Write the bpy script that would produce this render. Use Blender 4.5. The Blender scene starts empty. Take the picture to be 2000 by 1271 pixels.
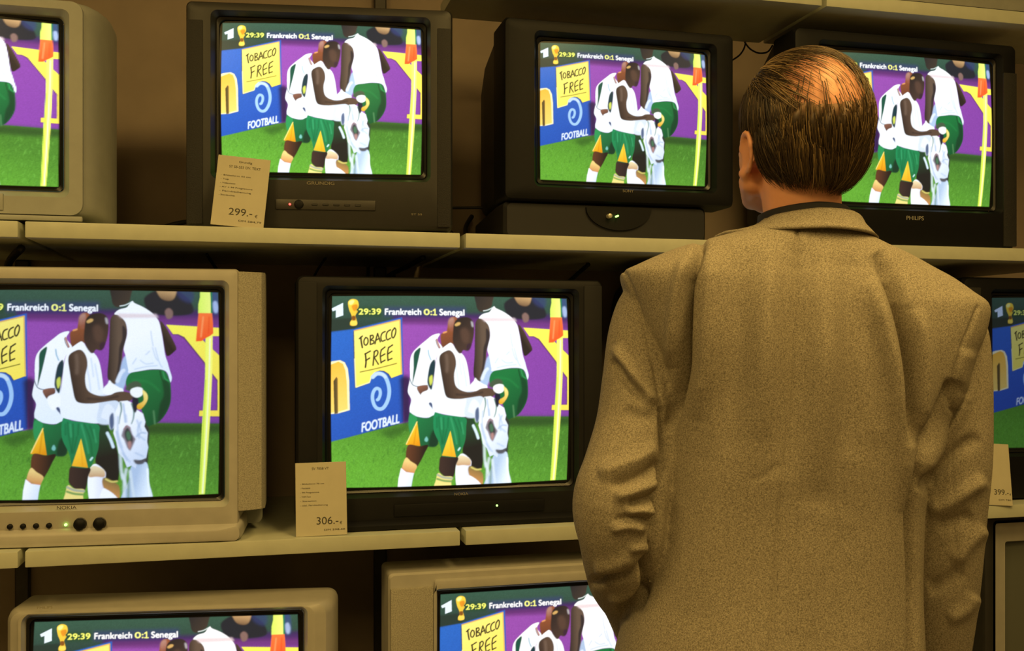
import bpy, bmesh, math
import numpy as np
from mathutils import Vector, Matrix

# ---------------------------------------------------------------------------
# Camera, light, exposure.  The wall of sets runs along X, its shelf edges at
# y = 0; z = 0 is the camera's eye height, the floor is at FLOOR.
# ---------------------------------------------------------------------------
sc = bpy.context.scene
C = sc.collection
FLOOR, CEIL = -1.37, 1.50
CAM_Y, CAM_YAW = -2.07, math.radians(14.295)
FOCAL_PX = 1962.0

cam_data = bpy.data.cameras.new('camera')
cam_data.sensor_width = 36.0
cam_data.lens = 36.0 * FOCAL_PX / 2000.0
cam_data.shift_y = 32.5 / 2000.0
cam_data.clip_start = 0.05
camera = bpy.data.objects.new('camera', cam_data)
camera.location = (0.0, CAM_Y, 0.0)
camera.rotation_euler = (math.radians(90), 0, -CAM_YAW)
C.objects.link(camera)
sc.camera = camera

sc.view_settings.view_transform = 'Standard'
sc.view_settings.look = 'None'
sc.view_settings.exposure = 0.0
sc.view_settings.gamma = 1.0
sc.view_settings.use_curve_mapping = False

world = bpy.data.worlds.new('shop_ambient')
sc.world = world
world.use_nodes = True
world.node_tree.nodes['Background'].inputs[0].default_value = (1.0, 0.70, 0.34, 1)
world.node_tree.nodes['Background'].inputs[1].default_value = 0.03

WARM = (1.0, 0.665, 0.205)


def ceiling_lamp(x, y, power, sx=0.5, sy=1.3):
    ld = bpy.data.lights.new('ceiling_light_panel', 'AREA')
    ld.shape = 'RECTANGLE'
    ld.size = sx
    ld.size_y = sy
    ld.energy = power
    ld.color = WARM
    o = bpy.data.objects.new('ceiling_light_panel', ld)
    o.location = (x, y, CEIL - 0.02)
    C.objects.link(o)
    return o


# rows of warm ceiling panels over the aisle
for lx_, ly_, lp_ in ((-1.15, -1.75, 36), (0.85, -1.60, 31), (2.1, -1.75, 12), (-0.2, -3.4, 24), (-1.6, -3.4, 9), (1.6, -3.4, 12)):
    ceiling_lamp(lx_, ly_, lp_)
# ---------------------------------------------------------------------------
# The football broadcast every set is showing, drawn with polygons and strokes
# into an array (units: a 1500 x 1290 drawing board; SCR is the visible frame).
# ---------------------------------------------------------------------------
BX0, BY0, BX1, BY1, BS = -60.0, 0.0, 1570.0, 1290.0, 0.62
BW, BH = int((BX1 - BX0) * BS), int((BY1 - BY0) * BS)
SCR = [(30, 56), (1482, 72), (1470, 1195), (20, 1228)]      # TL TR BR BL
board = np.zeros((BH, BW, 3), np.float32)
rng = np.random.default_rng(7)


def lin(c):
    c = np.asarray(c, np.float32) / 255.0
    return np.where(c <= 0.04045, c / 12.92, ((c + 0.055) / 1.055) ** 2.4)


def blur(a, r):
    if r < 0.3:
        return a
    k = int(math.ceil(r * 2.2))
    w = np.exp(-0.5 * (np.arange(-k, k + 1) / r) ** 2)
    w /= w.sum()
    for ax in (0, 1):
        pad = [(0, 0)] * a.ndim
        pad[ax] = (k, k)
        p = np.pad(a, pad, mode='edge')
        out = np.zeros_like(a)
        for i, wi in enumerate(w):
            sl = [slice(None)] * a.ndim
            sl[ax] = slice(i, i + a.shape[ax])
            out += wi * p[tuple(sl)]
        a = out
    return a


def smooth_poly(pts, closed=True, n=5):
    P = np.asarray(pts, float)
    m = len(P)
    out = []
    rngi = range(m) if closed else range(m - 1)
    for i in rngi:
        if closed:
            p0, p1, p2, p3 = P[i - 1], P[i], P[(i + 1) % m], P[(i + 2) % m]
        else:
            p0, p1, p2, p3 = P[max(i - 1, 0)], P[i], P[i + 1], P[min(i + 2, m - 1)]
        for k in range(n):
            t = k / n
            out.append(0.5 * ((2 * p1) + (-p0 + p2) * t + (2 * p0 - 5 * p1 + 4 * p2 - p3) * t * t + (-p0 + 3 * p1 - 3 * p2 + p3) * t ** 3))
    if not closed:
        out.append(P[-1])
    return np.array(out)


def window(x0, y0, x1, y1, pad):
    ix0 = max(0, int((x0 - BX0) * BS) - pad)
    iy0 = max(0, int((y0 - BY0) * BS) - pad)
    ix1 = min(BW, int((x1 - BX0) * BS) + pad + 1)
    iy1 = min(BH, int((y1 - BY0) * BS) + pad + 1)
    return ix0, iy0, ix1, iy1


def polymask(polys, ix0, iy0, ix1, iy1):
    s = 2
    w, h = (ix1 - ix0) * s, (iy1 - iy0) * s
    xs = (np.arange(w) + 0.5) / s + ix0
    ys = (np.arange(h) + 0.5) / s + iy0
    m = np.zeros((h, w), bool)
    for P in polys:
        Q = (np.asarray(P, float) - (BX0, BY0)) * BS
        for (xa, ya), (xb, yb) in zip(Q, np.roll(Q, -1, 0)):
            if ya == yb:
                continue
            lo, hi = min(ya, yb), max(ya, yb)
            rows = np.nonzero((ys >= lo) & (ys < hi))[0]
            if len(rows) == 0:
                continue
            xc = xa + (ys[rows] - ya) / (yb - ya) * (xb - xa)
            m[rows] ^= xs[None, :] >= xc[:, None]
    return m.reshape(h // s, s, w // s, s).mean((1, 3)).astype(np.float32)


def lay(mask, win, col, col2=None, axis=None, alpha=1.0, soft=1.0, grain=0.0):
    ix0, iy0, ix1, iy1 = win
    mask = blur(mask, soft) * alpha
    c = lin(col)
    if col2 is not None:
        ax0, ay0, ax1, ay1 = axis
        X = (np.arange(ix0, ix1) + 0.5) / BS + BX0
        Yv = (np.arange(iy0, iy1) + 0.5) / BS + BY0
        dx, dy = ax1 - ax0, ay1 - ay0
        t = ((X[None, :] - ax0) * dx + (Yv[:, None] - ay0) * dy) / (dx * dx + dy * dy)
        t = np.clip(t, 0, 1)[..., None]
        c = c * (1 - t) + lin(col2) * t
    if grain:
        c = c * (1 + grain * blur(rng.normal(size=(iy1 - iy0, ix1 - ix0)).astype(np.float32), 1.2)[..., None] * 2.5)
    reg = board[iy0:iy1, ix0:ix1]
    reg[:] = reg * (1 - mask[..., None]) + c * mask[..., None]


def fill(pts, col, col2=None, axis=None, sm=True, soft=0.9, alpha=1.0, grain=0.0):
    P = smooth_poly(pts) if sm else np.asarray(pts, float)
    win = window(P[:, 0].min(), P[:, 1].min(), P[:, 0].max(), P[:, 1].max(), int(3 + soft * 3))
    if win[2] <= win[0] or win[3] <= win[1]:
        return
    lay(polymask([P], *win), win, col, col2, axis, alpha, soft, grain)


def stroke(pts, width, col, sm=True, soft=0.8, alpha=1.0, width2=None):
    P = smooth_poly(pts, False) if sm and len(pts) > 2 else np.asarray(pts, float)
    win = window(P[:, 0].min(), P[:, 1].min(), P[:, 0].max(), P[:, 1].max(), int(4 + soft * 3 + width * BS))
    ix0, iy0, ix1, iy1 = win
    X = ((np.arange(ix0, ix1) + 0.5) / BS + BX0)[None, :]
    Yv = ((np.arange(iy0, iy1) + 0.5) / BS + BY0)[:, None]
    m = np.zeros((iy1 - iy0, ix1 - ix0), np.float32)
    n = len(P) - 1
    for i in range(n):
        (xa, ya), (xb, yb) = P[i], P[i + 1]
        dx, dy = xb - xa, yb - ya
        L = dx * dx + dy * dy + 1e-9
        t = np.clip(((X - xa) * dx + (Yv - ya) * dy) / L, 0, 1)
        d = np.hypot(X - xa - t * dx, Yv - ya - t * dy)
        wd = width if width2 is None else width + (width2 - width) * (i + t) / n
        m = np.maximum(m, np.clip((wd / 2 - d) * BS + 0.5, 0, 1))
    lay(m.astype(np.float32), win, col, None, None, alpha, soft)


def glyphs(s):
    """Outline triangles of a line of text in the built-in font (x to the right, y up)."""
    cu = bpy.data.curves.new('glyphs', 'FONT')
    cu.body = s
    cu.size = 1.0
    o = bpy.data.objects.new('glyphs', cu)
    C.objects.link(o)
    dg = bpy.context.evaluated_depsgraph_get()
    me = bpy.data.meshes.new_from_object(o.evaluated_get(dg))
    me.calc_loop_triangles()
    v = np.zeros(len(me.vertices) * 3)
    me.vertices.foreach_get('co', v)
    v = v.reshape(-1, 3)[:, :2]
    t = np.zeros(len(me.loop_triangles) * 3, int)
    me.loop_triangles.foreach_get('vertices', t)
    bpy.data.objects.remove(o)
    bpy.data.meshes.remove(me)
    bpy.data.curves.remove(cu)
    return v, t.reshape(-1, 3)


def write(s, x0, y0, x1, y1, cap, col, bold=0.0, slant=0.0, soft=0.8, alpha=1.0):
    """Text whose baseline runs from (x0,y0) to (x1,y1), letters cap high, drawn on the board."""
    v, t = glyphs(s)
    vx = (v[:, 0] - v[:, 0].min()) / (v[:, 0].max() - v[:, 0].min())
    vy = v[:, 1] / 0.72
    px = x0 + (x1 - x0) * vx + slant * vy * cap
    py = y0 + (y1 - y0) * vx - vy * cap
    Q = np.stack([px, py], 1)
    win = window(px.min(), py.min(), px.max(), py.max(), 8)
    m = np.zeros((win[3] - win[1], win[2] - win[0]), np.float32)
    for tri in t:
        q = Q[tri]
        w2 = window(q[:, 0].min(), q[:, 1].min(), q[:, 0].max(), q[:, 1].max(), 2)
        if w2[2] <= w2[0] or w2[3] <= w2[1]:
            continue
        sub = polymask([q], *w2)
        m[w2[1] - win[1]:w2[3] - win[1], w2[0] - win[0]:w2[2] - win[0]] += sub
    m = np.clip(m, 0, 1)
    if bold:
        m = np.clip(blur(m, bold) * 2.6, 0, 1)
    lay(m, win, col, None, None, alpha, soft)


def paint_broadcast():
    W = (250, 253, 255)
    sh = (188, 208, 232)
    # stands and boards
    fill([(-60, 0), (1570, 0), (1570, 300), (-60, 300)], (58, 92, 74), (44, 66, 60), (0, 40, 0, 260), sm=False, grain=.06)
    fill([(400, 170), (1570, 172), (1570, 260), (400, 262)], (64, 44, 92), (92, 48, 118), (0, 180, 0, 250), sm=False, soft=6)
    fill([(430, 215), (1570, 228), (1570, 806), (1160, 800), (430, 860)], (150, 78, 172), (128, 64, 158), (500, 230, 1400, 800), sm=False, soft=2.5, grain=.05)
    fill([(430, 190), (1570, 215), (1570, 262), (430, 232)], (104, 52, 116), sm=False, soft=5, alpha=.8)
    # grass
    fill([(-60, 960), (20, 942), (425, 838), (500, 822), (1090, 792), (1160, 796), (1570, 806), (1570, 1300), (-60, 1300)], (74, 126, 44), (98, 164, 52), (800, 830, 700, 1230), sm=False, soft=2, grain=.11)
    fill([(1080, 795), (1570, 803), (1570, 850), (1300, 862), (1080, 858)], (40, 66, 34), sm=False, soft=8, alpha=.8)
    fill([(300, 880), (500, 830), (520, 860), (380, 930)], (44, 82, 34), sm=False, soft=10, alpha=.7)
    for _ in range(420):
        gx, gy = rng.uniform(-40, 1540), rng.uniform(880, 1260)
        if gy < 960 and gx < 420:
            continue
        stroke([(gx, gy), (gx + rng.uniform(-8, 14), gy - rng.uniform(8, 26))], rng.uniform(4, 9), (112, 178, 70) if rng.random() < .6 else (52, 104, 38), soft=1.5, alpha=.35)
    # blue board on the left
    fill([(-60, 290), (20, 272), (165, 258), (455, 190), (462, 560), (458, 826), (425, 836), (20, 945), (-60, 966)], (44, 104, 196), (38, 82, 176), (60, 300, 420, 780), sm=False, soft=1.5, grain=.05)
    fill([(438, 560), (470, 540), (505, 560), (505, 825), (452, 836)], (34, 28, 62), sm=False, soft=6, alpha=.92)
    fill([(-60, 200), (165, 190), (170, 255), (20, 275), (-60, 292)], (42, 58, 50), sm=False, soft=3)
    # big orange n
    fill([(-60, 520), (-20, 470), (30, 455), (80, 448), (108, 462), (126, 500), (134, 570), (136, 752), (66, 772), (20, 776), (-60, 780)], (255, 244, 190), sm=False, soft=1)
    fill([(-60, 520), (20, 476), (70, 456), (98, 470), (112, 510), (120, 580), (124, 745), (70, 762), (18, 770), (-60, 772)], (252, 190, 70), (250, 214, 110), (30, 480, 100, 760), sm=False, soft=1)
    fill([(40, 575), (58, 548), (66, 560), (66, 772), (44, 776)], (74, 64, 40), (120, 96, 50), (44, 600, 66, 600), sm=False, soft=1.2)
    # tobacco free card
    card = [(164, 268), (300, 238), (441, 204), (447, 370), (451, 535), (388, 558), (372, 532), (345, 515), (318, 512), (290, 522), (268, 548), (256, 586), (174, 616), (168, 440)]
    fill([(x - 5, y + 3) for x, y in card], (60, 66, 90), sm=False, soft=1.5)
    fill(card, (252, 238, 128), (252, 232, 92), (200, 260, 400, 560), sm=False, soft=.8)
    stroke([(166, 270), (441, 206), (450, 534)], 7, (222, 176, 96), sm=False, soft=1.2)
    stroke([(168, 440), (174, 612), (256, 584), (268, 548), (290, 522)], 5, (255, 250, 190), sm=False, soft=1.2)
    ink = (58, 52, 34)
    S = lambda *p, w=8.5: stroke(list(p), w, ink, sm=len(p) > 2, soft=.75)
    S((196, 318), (214, 302)); S((205, 310), (208, 340), (214, 372), w=10)
    S((233, 312), (224, 330), (226, 352), (238, 357), (248, 340), (246, 318), (235, 311))
    S((262, 300), (262, 352)); S((262, 302), (276, 298), (280, 312), (266, 326), (282, 332), (282, 346), (262, 354))
    S((290, 350), (300, 308), (306, 288)); S((306, 288), (316, 318), (322, 338)); S((296, 328), (316, 318))
    S((352, 276), (334, 286), (326, 310), (332, 334), (352, 328))
    S((384, 266), (366, 278), (358, 302), (364, 326), (384, 316))
    S((408, 256), (394, 276), (392, 306), (402, 314), (414, 290), (416, 264), (408, 254))
    S((232, 410), (236, 456), (232, 492), w=10); S((230, 412), (262, 394)); S((234, 452), (258, 436))
    S((286, 398), (282, 440), (278, 480), w=9); S((284, 400), (300, 390), (308, 402), (300, 422), (284, 432)); S((286, 434), (300, 458), (310, 474))
    S((328, 388), (350, 370)); S((328, 388), (322, 420), (326, 466)); S((326, 426), (350, 412)); S((326, 464), (350, 450))
    S((372, 374), (396, 358)); S((372, 374), (366, 406), (368, 452)); S((368, 412), (392, 396)); S((368, 450), (392, 440))
    stroke([(200, 521), (300, 500), (420, 470)], 5.5, (120, 112, 40), soft=.8)
    # blue spiral
    blue = (160, 200, 240)
    stroke([(276, 552), (300, 532), (330, 534), (352, 552), (370, 600), (374, 650), (362, 700), (338, 738), (312, 746), (288, 730), (274, 690), (276, 650), (294, 622), (316, 628), (320, 656), (310, 684), (302, 690)], 24, blue, soft=1.0, width2=18)
    stroke([(276, 552), (300, 532), (330, 534), (352, 552)], 18, (196, 218, 236), soft=1.2)
    write('FOOTBALL', 206, 886, 432, 830, 58, (222, 236, 250), bold=1.0, slant=.06, soft=1.0)
    # yellow letter on the purple board
    yl = (252, 242, 92)
    fill([(1200, 254), (1350, 262), (1570, 274), (1570, 312), (1382, 318), (1384, 330), (1492, 436), (1570, 520), (1570, 768), (1366, 762), (1368, 728), (1462, 728), (1464, 566), (1440, 528), (1412, 494), (1398, 466), (1292, 328), (1262, 310), (1236, 310)], (70, 44, 30), sm=False, soft=2.2, alpha=.8)
    fill([(1200, 254), (1350, 262), (1570, 274), (1570, 312), (1382, 318), (1384, 330), (1492, 436), (1570, 520), (1570, 765), (1368, 760), (1370, 730), (1466, 730), (1468, 560), (1440, 522), (1416, 488), (1402, 462), (1296, 322), (1264, 306), (1236, 306)], yl, (246, 222, 84), (1300, 260, 1480, 700), sm=False, soft=1)
    # spectator behind the boards
    fill([(1085, 110), (1110, 84), (1160, 62), (1250, 60), (1300, 90), (1336, 130), (1340, 190), (1230, 205), (1120, 190), (1090, 150)], (38, 40, 46), soft=2.5)
    fill([(1152, 40), (1255, 40), (1250, 100), (1222, 122), (1180, 112), (1156, 78)], (198, 160, 110), (110, 84, 62), (1200, 60, 1190, 122), soft=2)
    fill([(1195, 180), (1215, 162), (1236, 180), (1232, 214), (1205, 220)], (132, 104, 96), soft=2.2)
    fill([(1262, 60), (1345, 64), (1340, 130), (1280, 110)], (52, 62, 108), soft=5, alpha=.7)
    # scoreboard graphics
    fill([(26, 132), (96, 98), (98, 174), (54, 188), (54, 142), (34, 148)], (226, 242, 252), sm=False, soft=.8)
    fill([(126, 98), (138, 80), (158, 75), (180, 82), (190, 100), (190, 126), (178, 142), (186, 152), (172, 176), (178, 200), (182, 232), (160, 240), (140, 234), (142, 212), (152, 198), (146, 170), (134, 142)], (248, 214, 70), (236, 190, 60), (140, 80, 170, 230), soft=.8)
    fill([(150, 116), (180, 108), (184, 128), (168, 150), (156, 140)], (222, 130, 30), soft=1.4, alpha=.8)
    fill([(132, 92), (150, 82), (164, 86), (156, 104), (138, 110)], (255, 246, 150), soft=1.6)
    fill([(150, 180), (172, 180), (172, 204), (152, 204)], (132, 82, 34), soft=1.5)
    fill([(144, 212), (178, 210), (180, 230), (160, 237), (144, 231)], (250, 220, 90), soft=1)
    fill([(180, 126), (332, 128), (332, 182), (188, 182)], (34, 72, 30), sm=False, soft=5, alpha=.55)
    fill([(345, 126), (845, 128), (845, 190), (345, 186)], (58, 56, 124), sm=False, soft=6, alpha=.45)
    write('29:39', 192, 170, 326, 171, 36, (244, 248, 116), bold=.8)
    write('Frankreich', 351, 173, 571, 176, 38, W, bold=.95)
    write('0:', 588, 176, 638, 177, 36, (246, 248, 140), bold=.8)
    stroke([(646, 150), (656, 143), (656, 176)], 7.5, (246, 248, 140), sm=False)
    stroke([(645, 176), (666, 177)], 6, (246, 248, 140), sm=False)
    write('Senegal', 684, 178, 836, 181, 38, W, bold=.95)
    # right-hand player, seen from behind
    skin, skin2 = (50, 40, 36), (84, 66, 54)
    fill([(906, 20), (1020, 20), (1012, 100), (1000, 130), (950, 158), (922, 148), (910, 110)], (44, 42, 42), (66, 56, 48), (910, 60, 1010, 120), soft=1.6)
    fill([(1168, 236), (1196, 262), (1222, 312), (1252, 380), (1240, 404), (1206, 428), (1192, 400), (1180, 320)], skin2, (46, 38, 34), (1235, 300, 1190, 330), soft=1.2)
    fill([(905, 220), (938, 194), (968, 206), (988, 246), (992, 300), (982, 350), (968, 400), (962, 470), (940, 560), (924, 592), (892, 560), (886, 520), (894, 420), (898, 300)], (56, 46, 42), (100, 82, 68), (890, 400, 946, 400), soft=1.2)
    fill([(968, 260), (990, 290), (984, 350), (966, 400), (956, 480), (930, 570), (944, 460), (950, 380), (966, 330)], (34, 32, 40), soft=2, alpha=.8)
    fill([(970, 440), (1010, 430), (1015, 530), (990, 560), (950, 640), (900, 610), (940, 560)], (172, 196, 228), soft=2)
    fill([(925, 196), (950, 172), (990, 160), (1008, 138), (1022, 124), (1034, 136), (1080, 158), (1126, 190), (1156, 226), (1168, 260), (1180, 330), (1192, 420), (1204, 460), (1214, 500), (1226, 546), (1216, 572), (1196, 512), (1120, 500), (1006, 520), (996, 500), (984, 430), (974, 386), (990, 320), (992, 280), (982, 238), (950, 204)], W, (228, 240, 252), (1080, 300, 1200, 540), soft=1.0)
    fill([(936, 192), (1148, 196), (1160, 216), (960, 218)], (226, 206, 210), sm=False, soft=3, alpha=.8)
    stroke([(955, 152), (985, 146), (1020, 128)], 5, (226, 238, 236), soft=1)
    for p in ([(1118, 290), (1124, 340), (1130, 372)], [(1126, 380), (1140, 430), (1152, 452)], [(1090, 420), (1110, 400)], [(1020, 470), (1040, 440)], [(1140, 380), (1160, 460), (1176, 490)], [(1060, 450), (1090, 470), (1130, 466)], [(1030, 500), (1090, 486), (1150, 480)]):
        stroke(p, 5, (176, 198, 222), soft=1.8, alpha=.75)
    fill([(1006, 522), (1060, 510), (1120, 502), (1188, 508), (1214, 560), (1220, 600), (1218, 680), (1196, 740), (1160, 786), (1120, 806), (1092, 812), (1076, 760), (1050, 690), (1020, 640), (988, 600), (984, 560)], (30, 116, 60), (24, 82, 46), (1060, 560, 1200, 760), soft=1.1)
    fill([(1176, 560), (1212, 580), (1216, 680), (1176, 760), (1150, 786), (1160, 700), (1182, 640)], (22, 52, 36), soft=3, alpha=.75)
    stroke([(1164, 510), (1176, 560), (1206, 590)], 7, (20, 74, 40), soft=1.5)
    stroke([(1180, 512), (1190, 550), (1212, 566)], 6, (50, 150, 84), soft=1.5)
    stroke([(1020, 560), (1100, 570), (1160, 620)], 10, (36, 130, 66), soft=3, alpha=.7)
    stroke([(1128, 730), (1134, 800)], 8, (96, 150, 100), soft=2, alpha=.7)
    # leg and sock behind the shirt
    fill([(1050, 780), (1094, 810), (1104, 850), (1098, 940), (1090, 1030), (1040, 1030)], (50, 56, 52), soft=2)
    fill([(1010, 1030), (1080, 1010), (1098, 1050), (1100, 1120), (1112, 1240), (950, 1240), (990, 1120)], (176, 198, 226), (226, 240, 252), (1030, 1100, 1100, 1120), soft=1.4)
    stroke([(1092, 1050), (1096, 1130), (1106, 1230)], 10, (240, 250, 255), soft=1.2)
    # left player bent behind the others
    fill([(688, 300), (706, 284), (724, 280), (738, 216), (756, 192), (790, 196), (800, 260), (780, 340), (740, 372), (700, 384), (690, 350)], (150, 86, 52), (112, 66, 46), (720, 240, 740, 370), soft=1.6)
    fill([(736, 220), (752, 196), (772, 200), (768, 270), (742, 270)], (188, 150, 138), (150, 90, 70), (740, 200, 760, 260), soft=3, alpha=.8)
    stroke([(706, 286), (724, 280)], 9, (230, 160, 90), soft=1.4)
    fill([(684, 292), (640, 300), (600, 330), (556, 366), (520, 402), (504, 440), (500, 500), (500, 560), (488, 620), (488, 650), (506, 690), (496, 740), (500, 772), (530, 790), (590, 800), (650, 784), (660, 700), (640, 600), (660, 440), (700, 382), (668, 330)], W, (232, 242, 252), (520, 420, 640, 760), soft=1.0)
    fill([(524, 416), (548, 384), (566, 378), (556, 430), (540, 500), (524, 560), (514, 590), (522, 500)], (30, 84, 66), soft=1.2)
    stroke([(498, 560), (516, 600), (560, 612), (606, 604)], 5, (90, 110, 120), soft=1)
    stroke([(612, 390), (616, 420), (628, 450)], 6, (120, 176, 200), soft=1.6)
    fill([(622, 478), (650, 448), (654, 500), (642, 560), (630, 630), (608, 600), (606, 560)], (32, 58, 66), soft=1.4)
    fill([(616, 560), (634, 542), (636, 580), (622, 604)], (206, 216, 90), soft=1.8)
    stroke([(664, 326), (672, 352), (682, 376)], 9, (180, 120, 110), soft=1)
    stroke([(658, 330), (666, 358), (678, 380)], 4, (60, 40, 50), soft=1)
    fill([(542, 614), (600, 602), (608, 628), (580, 652), (562, 660)], (136, 92, 74), (92, 62, 52), (560, 610, 580, 655), soft=1.2)
    fill([(566, 656), (600, 636), (634, 640), (640, 690), (600, 724), (576, 700)], W, soft=1.4)
    fill([(612, 716), (626, 708), (648, 744), (642, 752)], (70, 84, 120), soft=1.5)
    fill([(494, 772), (530, 790), (600, 802), (650, 786), (664, 860), (670, 930), (656, 972), (610, 976), (560, 972), (552, 968), (540, 830), (500, 890)], (34, 122, 68), (28, 88, 52), (500, 800, 640, 940), soft=1.1)
    fill([(500, 780), (540, 800), (520, 860), (498, 890), (488, 830)], (46, 148, 84), soft=1.6)
    fill([(540, 822), (558, 972), (470, 964)], (250, 196, 44), (226, 146, 24), (500, 880, 552, 960), sm=False, soft=1)
    stroke([(536, 850), (520, 960)], 6, (190, 120, 20), soft=2, alpha=.7)
    stroke([(540, 824), (474, 958)], 5, (255, 232, 140), sm=False, soft=1.2)
    fill([(622, 900), (652, 870), (668, 930), (656, 972), (612, 972)], (26, 44, 34), soft=3, alpha=.8)
    fill([(584, 936), (596, 914), (606, 932), (598, 946)], (120, 190, 180), soft=1.5)
    fill([(484, 966), (552, 972), (606, 966), (584, 1016), (556, 1070), (530, 1100), (490, 1080), (470, 1052)], (96, 58, 38), (44, 34, 28), (490, 1000, 580, 1010), soft=1.3)
    fill([(470, 1042), (500, 1064), (536, 1090), (526, 1120), (512, 1140), (470, 1120), (446, 1104)], (238, 206, 128), (206, 140, 84), (480, 1060, 470, 1130), soft=1.2)
    stroke([(446, 1110), (478, 1132), (512, 1138)], 10, (216, 140, 120), soft=1.5)
    fill([(440, 1104), (470, 1130), (518, 1136), (508, 1180), (498, 1240), (416, 1240), (424, 1170)], W, (220, 232, 250), (440, 1150, 510, 1180), sm=False, soft=1.2)
    # far leg of the centre player
    fill([(826, 800), (880, 806), (906, 880), (930, 930), (944, 1010), (940, 1090), (926, 1120), (870, 1100), (840, 1040), (816, 1010), (826, 900)], (40, 66, 44), (36, 34, 30), (850, 850, 880, 980), soft=1.6)
    fill([(790, 1040), (820, 1020), (866, 1060), (868, 1100), (848, 1240), (786, 1240), (772, 1110)], W, (224, 228, 244), (800, 1150, 860, 1150), soft=1.2)
    fill([(786, 1046), (810, 1030), (860, 1052), (864, 1090), (820, 1090), (778, 1090)], (232, 214, 170), (200, 160, 120), (820, 1040, 820, 1090), soft=1.6)
    fill([(858, 1096), (880, 1100), (930, 1130), (944, 1160), (938, 1216), (900, 1190), (862, 1160), (850, 1120)], (196, 140, 80), (120, 106, 60), (870, 1180, 900, 1100), soft=1.8)
    stroke([(870, 1104), (900, 1118), (930, 1116)], 9, (214, 202, 110), soft=1.6)
    fill([(850, 1160), (880, 1164), (924, 1200), (940, 1240), (836, 1240)], W, soft=1.4)
    # centre player
    fill([(690, 1030), (786, 1040), (776, 1090), (760, 1160), (720, 1166), (676, 1130), (672, 1090)], (62, 46, 40), (46, 36, 34), (690, 1090, 770, 1090), soft=1.3)
    fill([(668, 1136), (700, 1156), (752, 1160), (746, 1190), (740, 1240), (644, 1240), (652, 1180)], (240, 222, 132), soft=1.2)
    stroke([(664, 1148), (700, 1164), (750, 1170)], 14, (170, 176, 150), soft=1.5)
    stroke([(660, 1172), (700, 1184), (746, 1188)], 12, (120, 156, 84), soft=1.6)
    fill([(648, 768), (700, 782), (830, 800), (838, 860), (832, 940), (806, 1004), (780, 1040), (700, 1036), (690, 1030), (676, 960), (640, 872)], (32, 136, 84), (36, 120, 70), (680, 800, 800, 960), soft=1.1)
    for p in ([(672, 790), (676, 860), (692, 950)], [(700, 800), (700, 880), (690, 960)], [(760, 800), (790, 880), (800, 980)], [(730, 800), (726, 860)], [(790, 810), (812, 880)], [(660, 800), (660, 860)], [(720, 870), (700, 960)]):
        stroke(p, 8, (22, 96, 56), soft=2.2, alpha=.7)
    for p in ([(686, 800), (690, 870)], [(745, 800), (770, 900), (780, 960)], [(810, 830), (822, 900)]):
        stroke(p, 7, (64, 170, 112), soft=2.2, alpha=.7)
    fill([(742, 880), (776, 1040), (690, 1030)], (254, 212, 62), (240, 170, 34), (720, 920, 770, 1030), sm=False, soft=1)
    stroke([(740, 900), (748, 1030)], 6, (220, 150, 30), soft=2, alpha=.6)
    stroke([(790, 998), (800, 985)], 9, (200, 240, 235), soft=1.4)
    fill([(736, 352), (756, 350), (776, 374), (800, 404), (816, 412), (836, 440), (850, 490), (862, 580), (866, 640), (876, 720), (868, 770), (830, 796), (740, 786), (690, 776), (646, 762), (634, 730), (638, 640), (648, 540), (660, 450), (682, 396)], W, (236, 244, 252), (700, 420, 840, 760), soft=1.0)
    fill([(850, 640), (950, 660), (980, 690), (950, 760), (900, 800), (830, 790), (840, 700)], (214, 226, 240), soft=2)
    fill([(772, 230), (790, 204), (820, 192), (858, 192), (884, 210), (894, 250), (892, 300), (880, 350), (864, 384), (846, 396), (826, 392), (812, 410), (796, 408), (772, 372), (762, 330), (766, 270)], (48, 40, 38), (74, 56, 48), (780, 240, 880, 340), soft=1.5)
    fill([(812, 268), (842, 256), (866, 290), (860, 340), (834, 350), (816, 320)], (92, 68, 56), soft=5, alpha=.8)
    fill([(776, 236), (796, 222), (812, 226), (806, 238), (784, 246)], (208, 168, 100), soft=1.5)
    fill([(876, 216), (888, 224), (890, 250), (880, 246)], (176, 172, 176), soft=2)
    fill([(848, 360), (874, 350), (868, 384), (848, 396)], (60, 40, 54), soft=2, alpha=.9)
    for p in ([(776, 480), (790, 560), (796, 620)], [(820, 470), (836, 560), (842, 610)], [(800, 440), (812, 540)]):
        stroke(p, 7, (198, 216, 238), soft=2, alpha=.8)
    # his white forearm behind and the arm in front
    fill([(862, 608), (886, 580), (896, 560), (912, 576), (946, 598), (968, 610), (960, 640), (870, 640)], W, soft=1.4)
    stroke([(938, 566), (956, 524), (972, 506)], 20, (220, 232, 246), soft=1.8)
    fill([(732, 392), (758, 402), (776, 436), (780, 480), (768, 540), (774, 600), (800, 630), (850, 646), (900, 640), (930, 626), (972, 622), (1010, 632), (1026, 652), (1000, 676), (960, 690), (928, 672), (860, 680), (800, 688), (740, 684), (714, 664), (700, 600), (684, 500), (678, 446), (690, 414)], (58, 46, 40), (92, 72, 58), (690, 560, 776, 540), soft=1.2)
    stroke([(722, 420), (726, 470), (724, 520)], 18, (128, 106, 90), soft=4, alpha=.55)
    stroke([(780, 660), (860, 664), (940, 648)], 10, (40, 34, 36), soft=3, alpha=.7)
    fill([(980, 612), (1002, 578), (1040, 566), (1066, 590), (1030, 620)], (70, 88, 66), soft=2)
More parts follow.
